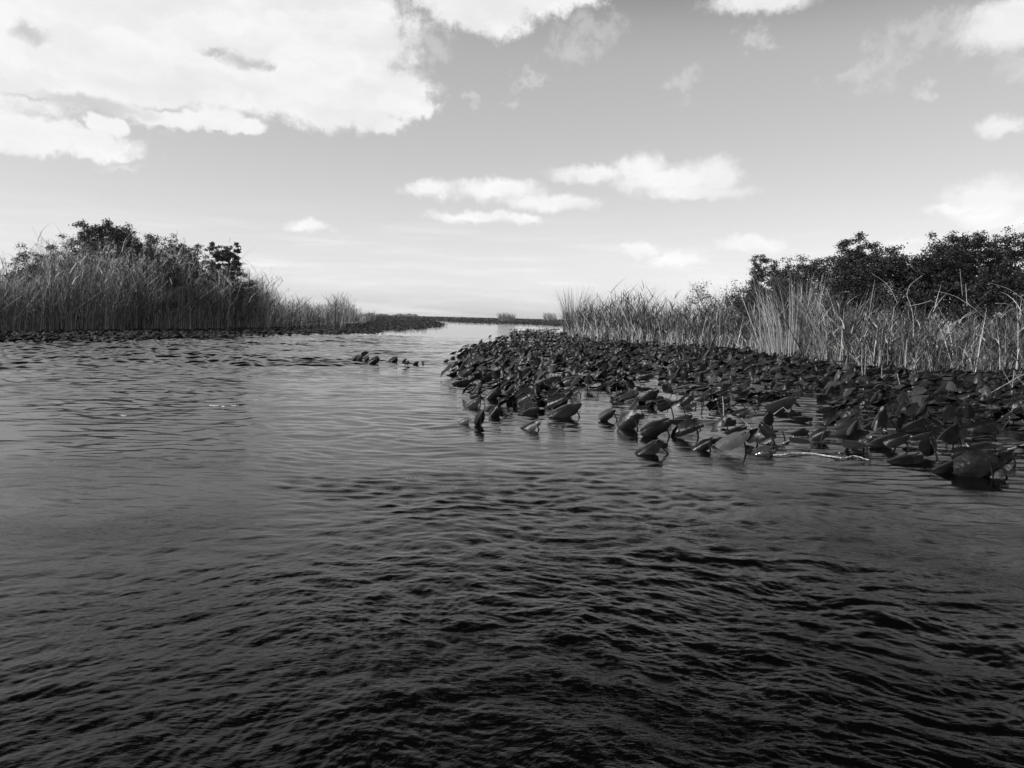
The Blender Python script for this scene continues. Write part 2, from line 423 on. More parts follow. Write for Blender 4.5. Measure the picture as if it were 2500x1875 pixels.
def ground_sheet(name, base, back, z, label):
    v = []; n = 60; xs = np.linspace(base[0][0], base[-1][0], n)
    rows = 6
    for k in range(rows):
        for x in xs:
            p = ground(x, float(interp(base, x))); d = math.hypot(p.x, p.y)
            s = 1 + back * (k / (rows - 1)) / d
            zz = -0.05 if k == 0 else z * (0.7 + 0.6 * rng.random())
            if x in (xs[0], xs[-1]): zz = -0.05
            v.append((p.x * s, p.y * s, zz))
    i = np.arange(rows - 1)[:, None] * n; j = np.arange(n - 1)[None, :]
    q = np.stack([i + j, i + j + 1, i + n + j + 1, i + n + j], -1).reshape(-1, 4)
    return tag(obj(name, mesh_np(name, v, q, M_mud)), label, "ground", kind="structure")
ground_sheet("marsh_ground", L_BASE, 16, 0.09, "dark mud under the reeds on the left side")
ground_sheet("marsh_ground", R_BASE, 22, 0.09, "dark mud under the reeds on the right side")

# far marsh beyond the bend: a sheet just above the water out to the horizon
FAR_EDGE = [(780, 788), (900, 789), (1000, 786), (1055, 784), (1150, 790), (1270, 793), (1400, 799), (1600, 800)]
v = []; xs = np.linspace(780, 1600, 60)
for x in xs:
    p = ground(x, float(interp(FAR_EDGE, x)) - 1.5); v.append((p.x, p.y, 0.012))
for x in xs:
    d = ray(x, horizon(x) + 0.25); tt = -CAM_H / d.z
    v.append((d.x * tt, d.y * tt, 0.012))
q = np.array([[i, i + 1, 60 + i + 1, 60 + i] for i in range(59)])
tag(obj("far_marsh", mesh_np("far_marsh", v, q, M_mud)), "flat dark marsh beyond the bend of the channel", "ground", kind="structure")

# ------------------------------------------------------------------ lily pad leaves
def leaf_shape(L, Wd, fold, arch, wav, nr=4, na=22, seed=0):
    """polar leaf round the stalk's attachment; tip along +u, notch behind; returns (u, v, w) and faces"""
    r = np.random.default_rng(seed)
    c, a, bb = 0.27 * L, 0.5 * L, 0.5 * Wd
    dl = 0.20
    ph = np.linspace(-math.pi + dl, math.pi - dl, na + 1)
    # ray from the attachment to an ellipse centred at (c,0)
    co, si = np.cos(ph), np.sin(ph)
    A = (co / a) ** 2 + (si / bb) ** 2; B = -2 * co * c / a ** 2; C = (c / a) ** 2 - 1
    R = (-B + np.sqrt(B * B - 4 * A * C)) / (2 * A)
    R *= 1 + 0.22 * np.exp(-((np.abs(ph) - 2.65) / 0.35) ** 2)        # rounded back lobes
    R *= 1 + 0.03 * np.exp(-(ph / 0.2) ** 2)
    R *= 1 + 0.035 * r.normal(size=na + 1)
    V = [np.zeros((1, 3))]
    f1, f2 = r.uniform(2, 4), r.uniform(0, 6)
    for k in range(1, nr + 1):
        s = (k / nr) ** 0.85
        u, vv = co * R * s, si * R * s
        w = -fold * np.abs(vv) ** 1.2 / (bb ** 0.2) - arch * (u / L) * np.abs(u) \
            + wav * s ** 3 * np.sin(f1 * ph * 1.5 + f2) * L
        # the sides of the blade come nearer when folded
        vv = vv * (1 - 0.28 * abs(fold) * s)
        V.append(np.stack([u, vv, w], -1))
    V = np.concatenate(V)
    n = na + 1
    tr = np.array([[0, 1 + j, 2 + j] for j in range(na)])
    q = np.array([[1 + (k * n) + j, 1 + (k + 1) * n + j, 1 + (k + 1) * n + j + 1, 1 + k * n + j + 1] for k in range(nr - 1) for j in range(na)]) if nr > 1 else np.zeros((0, 4), int)
    return V, q, tr
def frame(u, nhint):
    u = np.asarray(u, float); u /= np.linalg.norm(u)
    n = np.asarray(nhint, float); n = n - u * n.dot(u); n /= np.linalg.norm(n)
    return np.stack([u, np.cross(n, u), n])       # rows
def plant_arrays(attach, udir, nhint, L, Wd, fold, arch, wav, base=(0, 0, -0.06), bow=0.5, hi=True, seed=0, rad=0.008):
    V, q, tr = leaf_shape(L, Wd, fold, arch, wav, 4 if hi else 2, 22 if hi else 8, seed)
    M = frame(udir, nhint)
    lv = V @ M + np.asarray(attach)
    base = np.asarray(base, float); at = np.asarray(attach, float)
    mid = (base * (1 - bow) + at * bow); mid[2] = max(at[2], base[2]) * (0.85 if bow > .4 else .5)
    sv = tube(bezier(base, mid, at, 7 if hi else 3), np.linspace(rad, rad * 0.8, 7 if hi else 3), 6 if hi else 3)
    return (lv, q, tr), sv

protos = []; protos_lo = []
for i in range(24):
    r = np.random.default_rng(100 + i)
    flatp = i >= 10
    hgt = r.uniform(0.06, 0.15) if flatp else r.uniform(0.10, 0.26)
    lean = r.uniform(0.05, 0.2)
    at = (-lean, r.uniform(-0.06, 0.06), hgt)
    L = r.uniform(0.24, 0.34); Wd = L * r.uniform(0.66, 0.84)
    tilt = math.radians(r.uniform(-4, 16) if flatp else r.uniform(14, 50))
    yaw = r.normal(0, 0.5)
    u = np.array([-math.cos(tilt) * math.cos(yaw), -math.cos(tilt) * math.sin(yaw), -math.sin(tilt)])
    # keep the tip from going far under water
    drop = at[2] + u[2] * L * 0.75
    if drop < -0.02: u[2] *= (at[2] + 0.02) / (at[2] - drop)
    nh = (r.uniform(-0.3, 0.3), r.uniform(-0.5, 0.35), 1.0)
    kw = dict(fold=r.choice([0.12, 0.25, 0.4, -0.25]) if flatp else r.choice([0.3, 0.55, 0.8, -0.35]), arch=r.uniform(0.05, 0.45), wav=r.uniform(0.01, 0.06), seed=i, base=(0, 0, -0.06))
    (lv, q, tr), (sv, sq, st_) = plant_arrays(at, u, nh, L, Wd, **kw)
    protos.append((mesh_np("pad_leaf", lv, [q, tr], M_pad), mesh_np("pad_stem", sv, [sq, st_], M_stem)))
    protos_lo.append(plant_arrays(at, u, nh, L, Wd, hi=False, **kw))

def pick(x, y):
    up = 0.7 if x < 0.06 * y + 1.0 else (0.55 if y < 11 else 0.38)
    return int(rng.integers(0, 10)) if rng.random() < up else int(rng.integers(10, 24))
def pad_mass(name, pts, scales, mat, label, stems=True, group=None, tmin=0.0, flat=0.0):
    acc = Acc()
    for (x, y, z), s in zip(pts, scales):
        (lv, q, tr), (sv, sq, st_) = protos_lo[pick(x, y)]
        a = rng.normal(0, 0.55) if rng.random() < 0.85 else rng.uniform(0, 6.28)
        ca, sa = math.cos(a) * s, math.sin(a) * s
        M = np.array([[ca, sa, 0], [-sa, ca, 0], [0, 0, s * (1 - flat)]])
        acc.add(lv @ M + (x, y, z), q, tr, rng.random())
        if stems: acc.add(sv @ M + (x, y, z), sq, None, 0.35)
    return tag(obj(name, acc.mesh(name, mat)), label, "lily pads", kind="stuff")

def inpoly(x, y, poly):
    c = False; j = len(poly) - 1
    for i in range(len(poly)):
        xi, yi = poly[i]; xj, yj = poly[j]
        if (yi > y) != (yj > y) and x < (xj - xi) * (y - yi) / (yj - yi) + xi: c = not c
        j = i
    return c

# ---- the leaves the eye can pick out, placed where they meet the water
c3 = lambda X, Y: (1060 + X / 4.424, 780 + Y / 4.424)
c4 = lambda X, Y: (1500 + X / 3.687, 840 + Y / 3.687)
c5 = lambda X, Y: (2000 + X / 4.424, 850 + Y / 4.424)
c8 = lambda X, Y: (800 + X / 4.424, 830 + Y / 4.424)
# crop, tip, butt, foot of the stalk, how far the face turns to the viewer, width ratio, kind, label
HERO = [
 (c3, (300, 955), (490, 850), (475, 955), .55, .55, 'd', "pointed dark pad leaf leaning tip down at the left end of the nearer leaf cluster"),
 (c3, (495, 880), (700, 730), (735, 860), .6, .55, 'd', "upright oval pad leaf right above the leftmost leaning leaf of the nearer cluster"),
 (c3, (375, 828), (480, 805), (470, 900), .8, .7, 'm', "small broad pad leaf standing on top of the leftmost leaning leaf"),
 (c3, (800, 830), (975, 690), (975, 790), .6, .55, 'd', "steeply raised oval pad leaf with two bare stalks showing at its right"),
 (c3, (830, 910), (1090, 790), (1110, 920), .7, .7, 'd', "large dark pad leaf at the heart of the nearer left cluster"),
 (c3, (600, 1050), (700, 925), (815, 1055), .95, .85, 'm', "rounded pad leaf facing the camera beside an arched bare stalk"),
 (c3, (240, 1110), (392, 1062), (372, 1135), .5, .6, 'p', "small curled leaf with a pale rim at the lower left of the cluster"),
 (c3, (440, 1135), (520, 985), (505, 1150), .9, .7, 'm', "torn grey leaf hanging into the water beside the curled rimmed leaf"),
 (c3, (870, 1200), (1140, 1085), (1150, 1190), .35, .55, 'm', "lone fish shaped leaf lying low in open water below the left cluster"),
 (c3, (1180, 1005), (1570, 890), (1590, 1055), .45, .5, 'd', "long humped leaf raised over open water on bent stalks like legs"),
 (c3, (1215, 930), (1430, 840), (1440, 1035), .6, .6, 'd', "leaf with one bright streak standing behind the long humped leaf"),
 (c3, (1010, 715), (1290, 620), (1300, 765), .4, .5, 'd', "flat topped dark leaf in the upper middle of the left cluster"),
 (c3, (1280, 668), (1580, 615), (1560, 745), .4, .5, 'd', "wide dark leaf on a single leaning stalk at the right of the cluster"),
 (c3, (470, 610), (705, 540), (690, 670), .5, .5, 'd', "arched dark leaf over two leaning stalks in the small outlying clump"),
 (c3, (268, 600), (410, 520), (425, 672), .7, .6, 'd', "raised round leaf on top of the small outlying clump"),
 (c3, (165, 688), (390, 640), (400, 702), .5, .55, 'd', "lowest dark leaf at the left tip of the small outlying clump"),
 (c3, (340, 405), (465, 365), (440, 432), .6, .7, 'd', "domed leaf at the left edge of the mat's far point"),
 (c3, (452, 470), (560, 440), (560, 492), .6, .7, 'd', "dark curled leaf just below the domed leaf at the mat's edge"),
 (c3, (1925, 830), (2200, 775), (2190, 858), .5, .5, 'm', "smooth grey humped leaf above the gap of open water"),
 (c3, (1770, 1052), (1945, 965), (1990, 1095), .85, .7, 'p', "pale fan shaped leaf on a stalk left of the round dark leaf"),
 (c3, (1985, 1185), (2190, 1010), (2210, 1190), .95, .8, 'd', "broad round dark leaf standing at the right edge of the water gap"),
 (c3, (840, 1040), (1110, 950), (1130, 1030), .5, .6, 'd', "shadowed leaf under the large dark leaf of the left cluster"),
 (c3, (1460, 815), (1585, 750), (1590, 840), .7, .6, 'd', "small dark leaf at the right foot of the left cluster"),
 (c3, (98, 448), (155, 430), (130, 464), .6, .8, 'd', "lone dark leaf bud in open water left of the mat's far point"),
 (c3, (790, 620), (950, 545), (950, 625), .6, .45, 'm', "narrow glossy leaf between the outlying clump and the left cluster"),
 (c4, (190, 512), (385, 400), (330, 530), .55, .55, 'd', "dark tilted leaf behind the smooth grey humped leaf"),
 (c4, (548, 565), (692, 460), (738, 550), .65, .55, 'd', "curled leaf with a hooked end standing alone in the open gap"),
 (c4, (215, 765), (505, 680), (505, 835), .65, .55, 'd', "large dark leaf overlapping the round one from the right"),
 (c4, (505, 822), (795, 720), (762, 842), .45, .5, 'd', "long striped leaf whose tip touches the water behind the front leaf"),
 (c4, (145, 992), (420, 860), (520, 992), .45, .5, 'd', "front dark leaf with a wing like raised end, farthest left of the front row"),
 (c4, (690, 962), (890, 855), (872, 962), .65, .5, 'd', "folded leaf with a bright wet rim in the front row"),
 (c4, (905, 882), (1200, 790), (1195, 978), .5, .5, 'P', "smooth pale grey humped leaf standing out in the front row"),
 (c4, (990, 680), (1210, 590), (1190, 645), .5, .5, 'd', "dark leaf just right of the floating pale stalks"),
 (c4, (975, 795), (1180, 735), (1200, 805), .5, .6, 'd', "shaded leaf right behind the pale humped leaf"),
 (c4, (1195, 885), (1300, 775), (1290, 905), .8, .7, 'd', "upright dark leaf to the right of the pale humped leaf"),
 (c4, (1450, 835), (1315, 715), (1460, 902), .8, .6, 'm', "leaf bent over to the right with its stalk in a knee"),
 (c4, (1210, 1028), (1432, 935), (1440, 1005), .75, .6, 'w', "wet leaf flashing a bright sun glint in the front row"),
 (c4, (530, 662), (695, 630), (690, 692), .5, .6, 'd', "low dark leaf above a floating pale stalk at the gap"),
 (c4, (850, 462), (1045, 410), (1000, 520), .4, .5, 'd', "flat dark leaf above the knob ended bud stalk"),
 (c4, (1350, 545), (1620, 480), (1600, 605), .5, .55, 'd', "broad dark leaf over two crossed dry stalks"),
 (c4, (1190, 415), (1350, 400), (1340, 455), .4, .5, 'p', "pale oval leaf lying flat behind the broad dark leaf"),
 (c4, (375, 565), (520, 520), (540, 662), .7, .6, 'm', "leaf held out on a long leaning stalk above the gap"),
 (c4, (728, 488), (850, 465), (780, 605), .8, .6, 'd', "split leaf standing upright on one straight dark stalk"),
 (c4, (1760, 405), (1910, 300), (1900, 405), .6, .55, 'm', "raised leaf with an inner fold in the middle of the mat"),
 (c4, (1770, 855), (1930, 770), (1850, 885), .7, .6, 'd', "leaf with one torn upright edge beside the broken pale stalk"),
 (c4, (1890, 855), (2110, 755), (2190, 822), .5, .5, 'd', "long dark leaf sloping down left over the water channel"),
 (c4, (1990, 745), (2215, 695), (2200, 805), .5, .5, 'm', "flat leaf with a pale torn strip along its left end"),
 (c5, (660, 1212), (1100, 1150), (1085, 1243), .45, .45, 'd', "long boat shaped dark leaf floating low at the front edge of the mat"),
 (c5, (1230, 1182), (1200, 960), (1290, 1192), .95, .95, 'm', "round upright leaf with a grey fold down its middle"),
 (c5, (1200, 1312), (1530, 1200), (1520, 1348), .5, .45, 'd', "slender leaf pointing left in front of the big folded leaf"),
 (c5, (1480, 1335), (1890, 1160), (1900, 1405), .85, .7, 'd', "biggest folded dark leaf in the nearest clump at the right"),
 (c5, (1885, 1185), (2130, 1110), (2130, 1262), .6, .55, 'd', "leaf right of the biggest folded leaf, tilted up to the right"),
 (c5, (1730, 1395), (2030, 1250), (2050, 1405), .9, .7, 'd', "shaded round leaf tucked under the biggest folded leaf"),
 (c5, (1600, 1045), (1900, 1020), (1935, 1120), .5, .5, 'm', "leaf arching over the top of the nearest clump"),
 (c5, (1450, 1135), (1700, 1100), (1750, 1255), .7, .7, 'd', "broad dark leaf behind the biggest folded leaf, on its left"),
 (c5, (500, 1022), (820, 930), (850, 1065), .5, .5, 'd', "dark leaf lying behind the boat shaped leaf, on its left"),
 (c5, (710, 1025), (965, 930), (980, 1112), .6, .55, 'd', "dark leaf over a pair of knee bent stalks behind the boat shaped leaf"),
 (c5, (70, 972), (320, 862), (410, 922), .45, .5, 'd', "narrow dark leaf left of the pale torn leaf, pointing down left"),
 (c5, (310, 1062), (540, 930), (482, 1085), .9, .75, 'm', "grey torn leaf standing upright above the long curved stalk"),
 (c5, (830, 752), (640, 700), (705, 792), .7, .7, 'p', "grey rounded leaf pierced by a pale stalk in mid mat"),
 (c5, (925, 905), (1215, 820), (1232, 912), .6, .6, 'm', "large folded grey leaf above the round upright leaf"),
 (c5, (1370, 632), (1700, 645), (1662, 790), .4, .45, 'd', "flat leaf on a long straight leaning stalk near the right edge"),
 (c5, (1560, 905), (1900, 800), (1980, 912), .6, .55, 'm', "pointed leaf lifting its right end by the right edge of the frame"),
 (c5, (1620, 945), (1900, 945), (1950, 992), .35, .5, 'd', "thin flat leaf under the pointed lifted leaf"),
 (c5, (930, 625), (1230, 560), (1250, 645), .45, .5, 'p', "brownish grey elongated leaf in the middle of the right mat"),
 (c5, (220, 525), (490, 575), (500, 605), .35, .4, 'd', "long drooping dark leaf below the three thin standing reeds"),
 (c5, (1680, 602), (1850, 625), (1830, 655), .6, .6, 'p', "pale oval leaf at the end of the long slanting dry stalk"),
 (c5, (1120, 335), (1300, 280), (1312, 352), .6, .5, 'p', "leaf with a bright sheen in front of the reeds at right"),
 (c5, (1180, 445), (1390, 430), (1400, 472), .4, .5, 'm', "flat grey oval leaf below the leaf with the bright sheen"),
 (c8, (262, 208), (345, 160), (390, 225), .7, .6, 'm', "grey leaf at the far left end of the row of leaves in open water"),
 (c8, (345, 200), (445, 145), (440, 228), .7, .6, 'd', "raised dark leaf in the leftmost clump in open water"),
 (c8, (440, 250), (550, 185), (545, 268), .7, .7, 'd', "dark rounded leaf with a mirrored shape below, second clump from the left"),
 (c8, (642, 230), (755, 200), (755, 246), .5, .6, 'd', "low box like dark leaf in the middle of the row in open water"),
 (c8, (800, 235), (848, 200), (835, 290), .8, .7, 'd', "small standing leaf with a split top in the open water row"),
 (c8, (835, 262), (878, 225), (865, 285), .9, .8, 'm', "grey leaf standing against the split topped leaf"),
 (c8, (920, 262), (980, 232), (975, 268), .5, .7, 'm', "small ragged leaf right of the split topped leaf"),
 (c8, (1013, 258), (1045, 248), (1042, 262), .4, .7, 'd', "tiny dark leaf tip barely above the open water"),
 (c8, (1322, 200), (1378, 185), (1370, 206), .4, .5, 'd', "tiny pointed leaf behind the lone leaf bud"),
 (c8, (300, 225), (370, 170), (375, 232), .9, .9, 'd', "dark leaf filling the leftmost clump in open water, behind the grey one"),
 (c8, (395, 225), (440, 175), (430, 235), .9, .9, 'd', "dark leaf at the right of the leftmost clump in open water"),
 (c8, (480, 240), (540, 180), (520, 262), .9, .9, 'd', "upper leaf of the second clump from the left in open water"),
 (c8, (680, 235), (745, 195), (735, 246), .9, .9, 'd', "rounded back leaf behind the low box like leaf in open water"),
 (c3, (585, 195), (620, 175), (618, 200), .6, .7, 'd', "left leaf of the tiny far clump in the open channel"),
 (c3, (640, 200), (725, 180), (722, 202), .5, .5, 'd', "right leaf of the tiny far clump in the open channel"),
]
hero_feet = []
for k, (cf, tip, butt, foot, face, ratio, kind, label) in enumerate(HERO):
    fp = cf(*foot); g = ground(*fp); hero_feet.append((g.x, g.y))
    Y = g.y
    pb = np.array(at_depth(*cf(*butt), Y)); pt = np.array(at_depth(*cf(*tip), Y))
    ax = pt - pb
    plen = np.linalg.norm(ax)
    if cf is c8: face, ratio = 1.0, 0.72
    toward = np.array([0, -1.0, 0])
    ax = ax + toward * plen * (0.25 if k % 2 else -0.1)      # real depth to the blade
    L = np.linalg.norm(ax); u = ax / L
    Wd = max(L * (ratio + 0.08), 0.08)
    at = pb + u * 0.22 * L
    at[2] = max(at[2], 0.035)
    nh = np.array([-0.15, -0.25 - face * 0.9, 1.0 - 0.55 * face])
    base = np.array([g.x, g.y, -0.05])
    root = empty("lily_pad", (g.x, g.y, 0))
    fold = [0.55, 0.8, 0.4, 0.7, -0.4, 0.6][k % 6] if kind != 'P' else 0.55
    (lv, q, tr), (sv, sq, st_) = plant_arrays(at - (g.x, g.y, 0), u, nh, L, Wd, fold, 0.15 + 0.2 * ((k * 7) % 5) / 5, 0.012 + 0.02 * ((k * 3) % 4) / 4,
                                             base=(0, 0, -0.05), bow=0.35 + 0.1 * (k % 3), seed=500 + k, rad=0.0095)
    lm = mesh_np("pad_leaf", lv, [q, tr], {'d': M_pad, 'm': M_pad, 'p': M_pad_pale, 'P': M_pad_pale, 'w': M_pad_wet}[kind])
    obj("leaf", lm, root); obj("stem", mesh_np("pad_stem", sv, [sq, st_], M_stem), root)
    tag(root, label, "lily pad", "spatterdock leaves standing out of the water")

# ---- the mat
MAT = [(1288, 806), (1254, 817), (1225, 838), (1160, 852), (1120, 872), (1150, 884), (1165, 900), (1110, 918), (1120, 936), (1200, 935), (1260, 950),
       (1300, 975), (1400, 955), (1430, 968), (1450, 950), (1500, 975), (1560, 960), (1700, 965), (1760, 985), (1800, 1000), (1850, 1005), (1930, 1020), (2000, 1010),
       (2090, 1040), (2200, 1030), (2300, 1050), (2400, 1030), (2500, 1060), (2800, 1080), (2900, 915), (2500, 915), (2300, 912), (2150, 906), (2060, 896), (1960, 878), (1900, 866),
       (1800, 856), (1700, 850), (1600, 844), (1500, 836), (1400, 828), (1372, 812)]
SPARSE = [(1130, 945), (1430, 950), (1500, 985), (1560, 1010), (1640, 1050), (1760, 1095), (1900, 1100), (2060, 1100), (2130, 1120), (2290, 1140), (2330, 1150), (2470, 1150), (2800, 1150), (2800, 1000), (2200, 960), (1800, 960), (1500, 950)]
def sample_px(poly, n, mind, avoid=(), holes=()):
    x0 = min(p[0] for p in poly); x1 = max(p[0] for p in poly); y0 = min(p[1] for p in poly); y1 = max(p[1] for p in poly)
    out = []
    grid = {}
    def ok(gx, gy, md):
        ci, cj = int(gx // 0.4), int(gy // 0.4)
        for a in range(ci - 1, ci + 2):
            for b_ in range(cj - 1, cj + 2):
                for (qx, qy) in grid.get((a, b_), ()):
                    if (qx - gx) ** 2 + (qy - gy) ** 2 < md * md: return False
        return True
    for (ax_, ay_) in avoid: grid.setdefault((int(ax_ // 0.4), int(ay_ // 0.4)), []).append((ax_, ay_))
    tries = 0
    while len(out) < n and tries < n * 30:
        tries += 1
        # more draws near the far side where a pixel covers more water
        x = rng.uniform(x0, x1); y = y0 + (y1 - y0) * rng.random() ** 1.7
        if not inpoly(x + rng.normal(0, 9), y + rng.normal(0, 3.5), poly): continue
        if any(((x - hx) / hrx) ** 2 + ((y - hy) / hry) ** 2 < 1 for hx, hy, hrx, hry in holes): continue
        g = ground(x, y)
        if g.y < 16 and perlin(np.array([g.x * 0.95 + 40.0]), np.array([g.y * 0.6]))[0] > 0.10: continue
        if not ok(g.x, g.y, mind): continue
        grid.setdefault((int(g.x // 0.4), int(g.y // 0.4)), []).append((g.x, g.y))
        out.append((g.x, g.y, x, y))
    return out
GAPS = [(1395, 905, 45, 10), (1465, 975, 60, 25), (1590, 950, 55, 9), (2430, 1010, 70, 14), (2330, 1030, 60, 8), (1330, 893, 22, 8)]
pts = sample_px(MAT, 3900, 0.20, hero_feet, GAPS)
CL = [(1165, 940), (1270, 955), (1400, 965), (1420, 1000), (1330, 1030), (1240, 1015), (1180, 1000)]
sp0 = sample_px(CL, 34, 0.22, hero_feet)
hero_feet = hero_feet + [(p[0], p[1]) for p in sp0]
sp = sp0 + sample_px(SPARSE, 170, 0.30, hero_feet + [(p[0], p[1]) for p in pts])
pts = sorted(pts + sp, key=lambda p: p[1])
inframe = [p for p in pts if -20 < p[2] < 2520]
n_ind = 300 - len(HERO)
individuals = inframe[:n_ind]
ids = set(id(p) for p in individuals)
rest = [p for p in pts if id(p) not in ids]
for i, (x, y, ix, iy) in enumerate(individuals):
    k = pick(x, y)
    root = empty("lily_pad", (x, y, 0), rng.normal(0, 0.5) if rng.random() < 0.85 else rng.uniform(0, 6.28))
    s = rng.uniform(0.62, 1.1); root.scale = (s, s, s * rng.uniform(0.85, 1.1))
    obj("leaf", protos[k][0], root); obj("stem", protos[k][1], root)
    where = ("in the nearer left cluster beside the channel" if ix < 1330 and iy > 935 else
             "at the mat's channel side above the nearer left cluster" if ix < 1480 else
             "just behind the open water gap" if ix < 1760 and iy < 985 else
             "in the front rows around the pale humped leaf" if ix < 1950 and iy >= 985 else
             "between the water gap and the three thin reeds" if ix < 2100 and iy < 985 else
             "in the front rows above the long curved stalk" if ix < 2200 and iy >= 985 else
             "around the thick reed foot and crossed stalks" if iy < 985 else
             "in the front rows beside the nearest right clump")
    small = s < 0.85
    pose = ("small " if small else "large ") + ("flat lying" if k >= 10 else "tilted")
    tag(root, "%s dark leaf %s" % (pose, where), "lily pad", "%s leaves %s" % (pose, where))
pad_mass("lily_pad_mat", [(p[0], p[1], 0) for p in rest], [rng.uniform(0.55, 1.1) for p in rest], M_pad_mass,
         "dense dark mat of lily pads reaching back to the right reeds")

# left fringe, spit and far strip
FR = [(-400, 838), (0, 838), (150, 836), (300, 836), (420, 830), (560, 826), (700, 822), (800, 820), (900, 815), (1000, 809), (1060, 802), (1092, 796),
      (1080, 790), (1055, 784), (1000, 775.5), (900, 773), (880, 790), (700, 799), (560, 804), (300, 809), (0, 813), (-400, 813)]
pf = []
while len(pf) < 8200:
    x = rng.uniform(-400, 1095) if len(pf) < 4700 else rng.uniform(850, 1095); y = rng.uniform(773, 838)
    if inpoly(x, y + 5.0 * perlin(np.array([x * 0.035]), np.array([0.5]))[0] * (y > 800) + 3 * rng.random() * (y > 800), FR): g = ground(x, y); pf.append((g.x, g.y, 0))
pad_mass("lily_pad_fringe", pf, [rng.uniform(0.8, 1.2) * max(1, p[1] / 70) for p in pf], M_farmass,
         "fringe of dark lily pads along the foot of the left reeds", stems=False, flat=0.45)
ff = []
while len(ff) < 5200:
    x = rng.uniform(860, 1500); e = float(interp(FAR_EDGE, x)); hz = horizon(x) + 1.2
    y = hz + (e - hz) * rng.random() ** 1.0
    g = ground(x, y); ff.append((g.x, g.y, 0))
pad_mass("far_lily_pads", ff, [rng.uniform(0.8, 1.3) * min(max(1, p[1] / 110), 4) for p in ff], M_farmass,
         "low dark strip of lily pads along the horizon beyond the channel", stems=False)

# ------------------------------------------------------------------ reeds
def blades(base, heights, width, lean, leandir, curve, tone, K=5, twist=None, tip_taper=True):
    """N ribbons. base (N,3); returns verts, quads, tone"""
    N = len(base)
    tt = np.linspace(0, 1, K + 1)[None, :]
    H = heights[:, None]
    ld = np.stack([np.cos(leandir), np.sin(leandir)], -1)
    off = (lean[:, None] * tt + curve[:, None] * tt ** 2.6) * H
    z = H * tt - curve[:, None] ** 2 * H * 0.45 * tt ** 3.2
    c = np.zeros((N, K + 1, 3))
    c[..., 0] = base[:, 0:1] + off * ld[:, 0:1]; c[..., 1] = base[:, 1:2] + off * ld[:, 1:2]; c[..., 2] = base[:, 2:3] + z
    fa = rng.uniform(0, math.pi, N)
    side = np.stack([np.cos(fa), np.sin(fa) * 0.6, np.zeros(N)], -1)[:, None, :]
    w = width[:, None] * (1 - 0.85 * tt ** 1.6)
    a = c - side * w[..., None] * 0.5; b_ = c + side * w[..., None] * 0.5
    v = np.stack([a, b_], 2).reshape(-1, 3)
    i = (np.arange(N) * (K + 1) * 2)[:, None]; j = np.arange(K)[None, :] * 2
    q = np.stack([i + j, i + j + 1, i + j + 3, i + j + 2], -1).reshape(-1, 4)
    return v, q, np.repeat(tone, (K + 1) * 2)

def reed_bed(name, base, top, x0, x1, n, depth, mat, label, tonefn, hmul=(0.55, 1.02), lean_mu=0.0, wmul=1.0, leaves=2, chaos=1.0, fwd=0.0):
    acc = Acc()
    x = rng.uniform(x0, x1, n)
    bx = np.zeros((n, 3)); hh = np.zeros(n); dd = np.zeros(n)
    for i in range(n):
        g = ground(x[i], float(interp(base, x[i]))); d = math.hypot(g.x, g.y)
        back = depth * rng.random() ** 1.3 - fwd * rng.random() ** 3
        s = 1 + back / d
        H0 = (float(interp(base, x[i])) - float(interp(top, x[i]))) * g.y / F
        bx[i] = (g.x * s, g.y * s, 0.0); dd[i] = d
        hh[i] = H0 * rng.uniform(*hmul) * (1 + 0.4 * back / d)
    clump = 0.78 + 0.22 * np.sin(x * 0.045 + 1.3) * np.sin(x * 0.017) + rng.normal(0, 0.07, n)
    hh *= np.clip(clump, 0.45, 1.12)
    wid = wmul * rng.uniform(0.008, 0.034, n) * np.clip(dd / 26, 0.8, 2.2)
    ld = rng.uniform(0, 2 * math.pi, n)
    lean = np.abs(rng.normal(0, 0.10 * chaos, n)); cur = np.abs(rng.normal(0.05, 0.16 * chaos ** 0.6, n))
    broken = rng.random(n) < 0.06 * chaos
    lean[broken] = rng.uniform(0.4, 1.1, broken.sum())
    tone = tonefn(n, x)
    v, q, tn = blades(bx, hh, wid, lean, ld, cur, tone, 5)
    acc.add(v, q, None, tn)
    # leaves springing from the culms
    for k in range(leaves):
        fr = rng.uniform(0.15, 0.9, n)
        lb = bx.copy()
        lb[:, 0] += np.cos(ld) * (lean * fr + cur * fr ** 2.6) * hh; lb[:, 1] += np.sin(ld) * (lean * fr + cur * fr ** 2.6) * hh
        lb[:, 2] += hh * fr * 0.97
        lh = hh * rng.uniform(0.14, 0.32, n)
        v, q, tn = blades(lb, lh, wid * 1.15, rng.uniform(0.2, 0.9, n), rng.uniform(0, 2 * math.pi, n), rng.uniform(0.1, 1.0, n), np.clip(tone + rng.normal(0, 0.12, n), 0, 1), 4)
        acc.add(v, q, None, tn)
    return acc, bx, hh, ld, lean, cur, x

def plumes(acc, bx, hh, ld, lean, cur, pick, size, tone):
    for i in pick:
        p = np.array([bx[i, 0] + math.cos(ld[i]) * (lean[i] + cur[i]) * hh[i], bx[i, 1] + math.sin(ld[i]) * (lean[i] + cur[i]) * hh[i], hh[i] * (1 - cur[i] ** 2 * 0.45)])
        m = 16
        bb = p + np.stack([rng.normal(0, size * .18, m), rng.normal(0, size * .18, m), rng.uniform(-size, size * 0.4, m)], -1)
        v, q, tn = blades(bb, rng.uniform(.08, .2, m) * size * 3, np.full(m, 0.022), rng.uniform(0.1, 0.8, m), rng.uniform(0, 6.28, m), rng.uniform(0, .8, m), np.full(m, tone), 2)
        acc.add(v, q, None, tn)

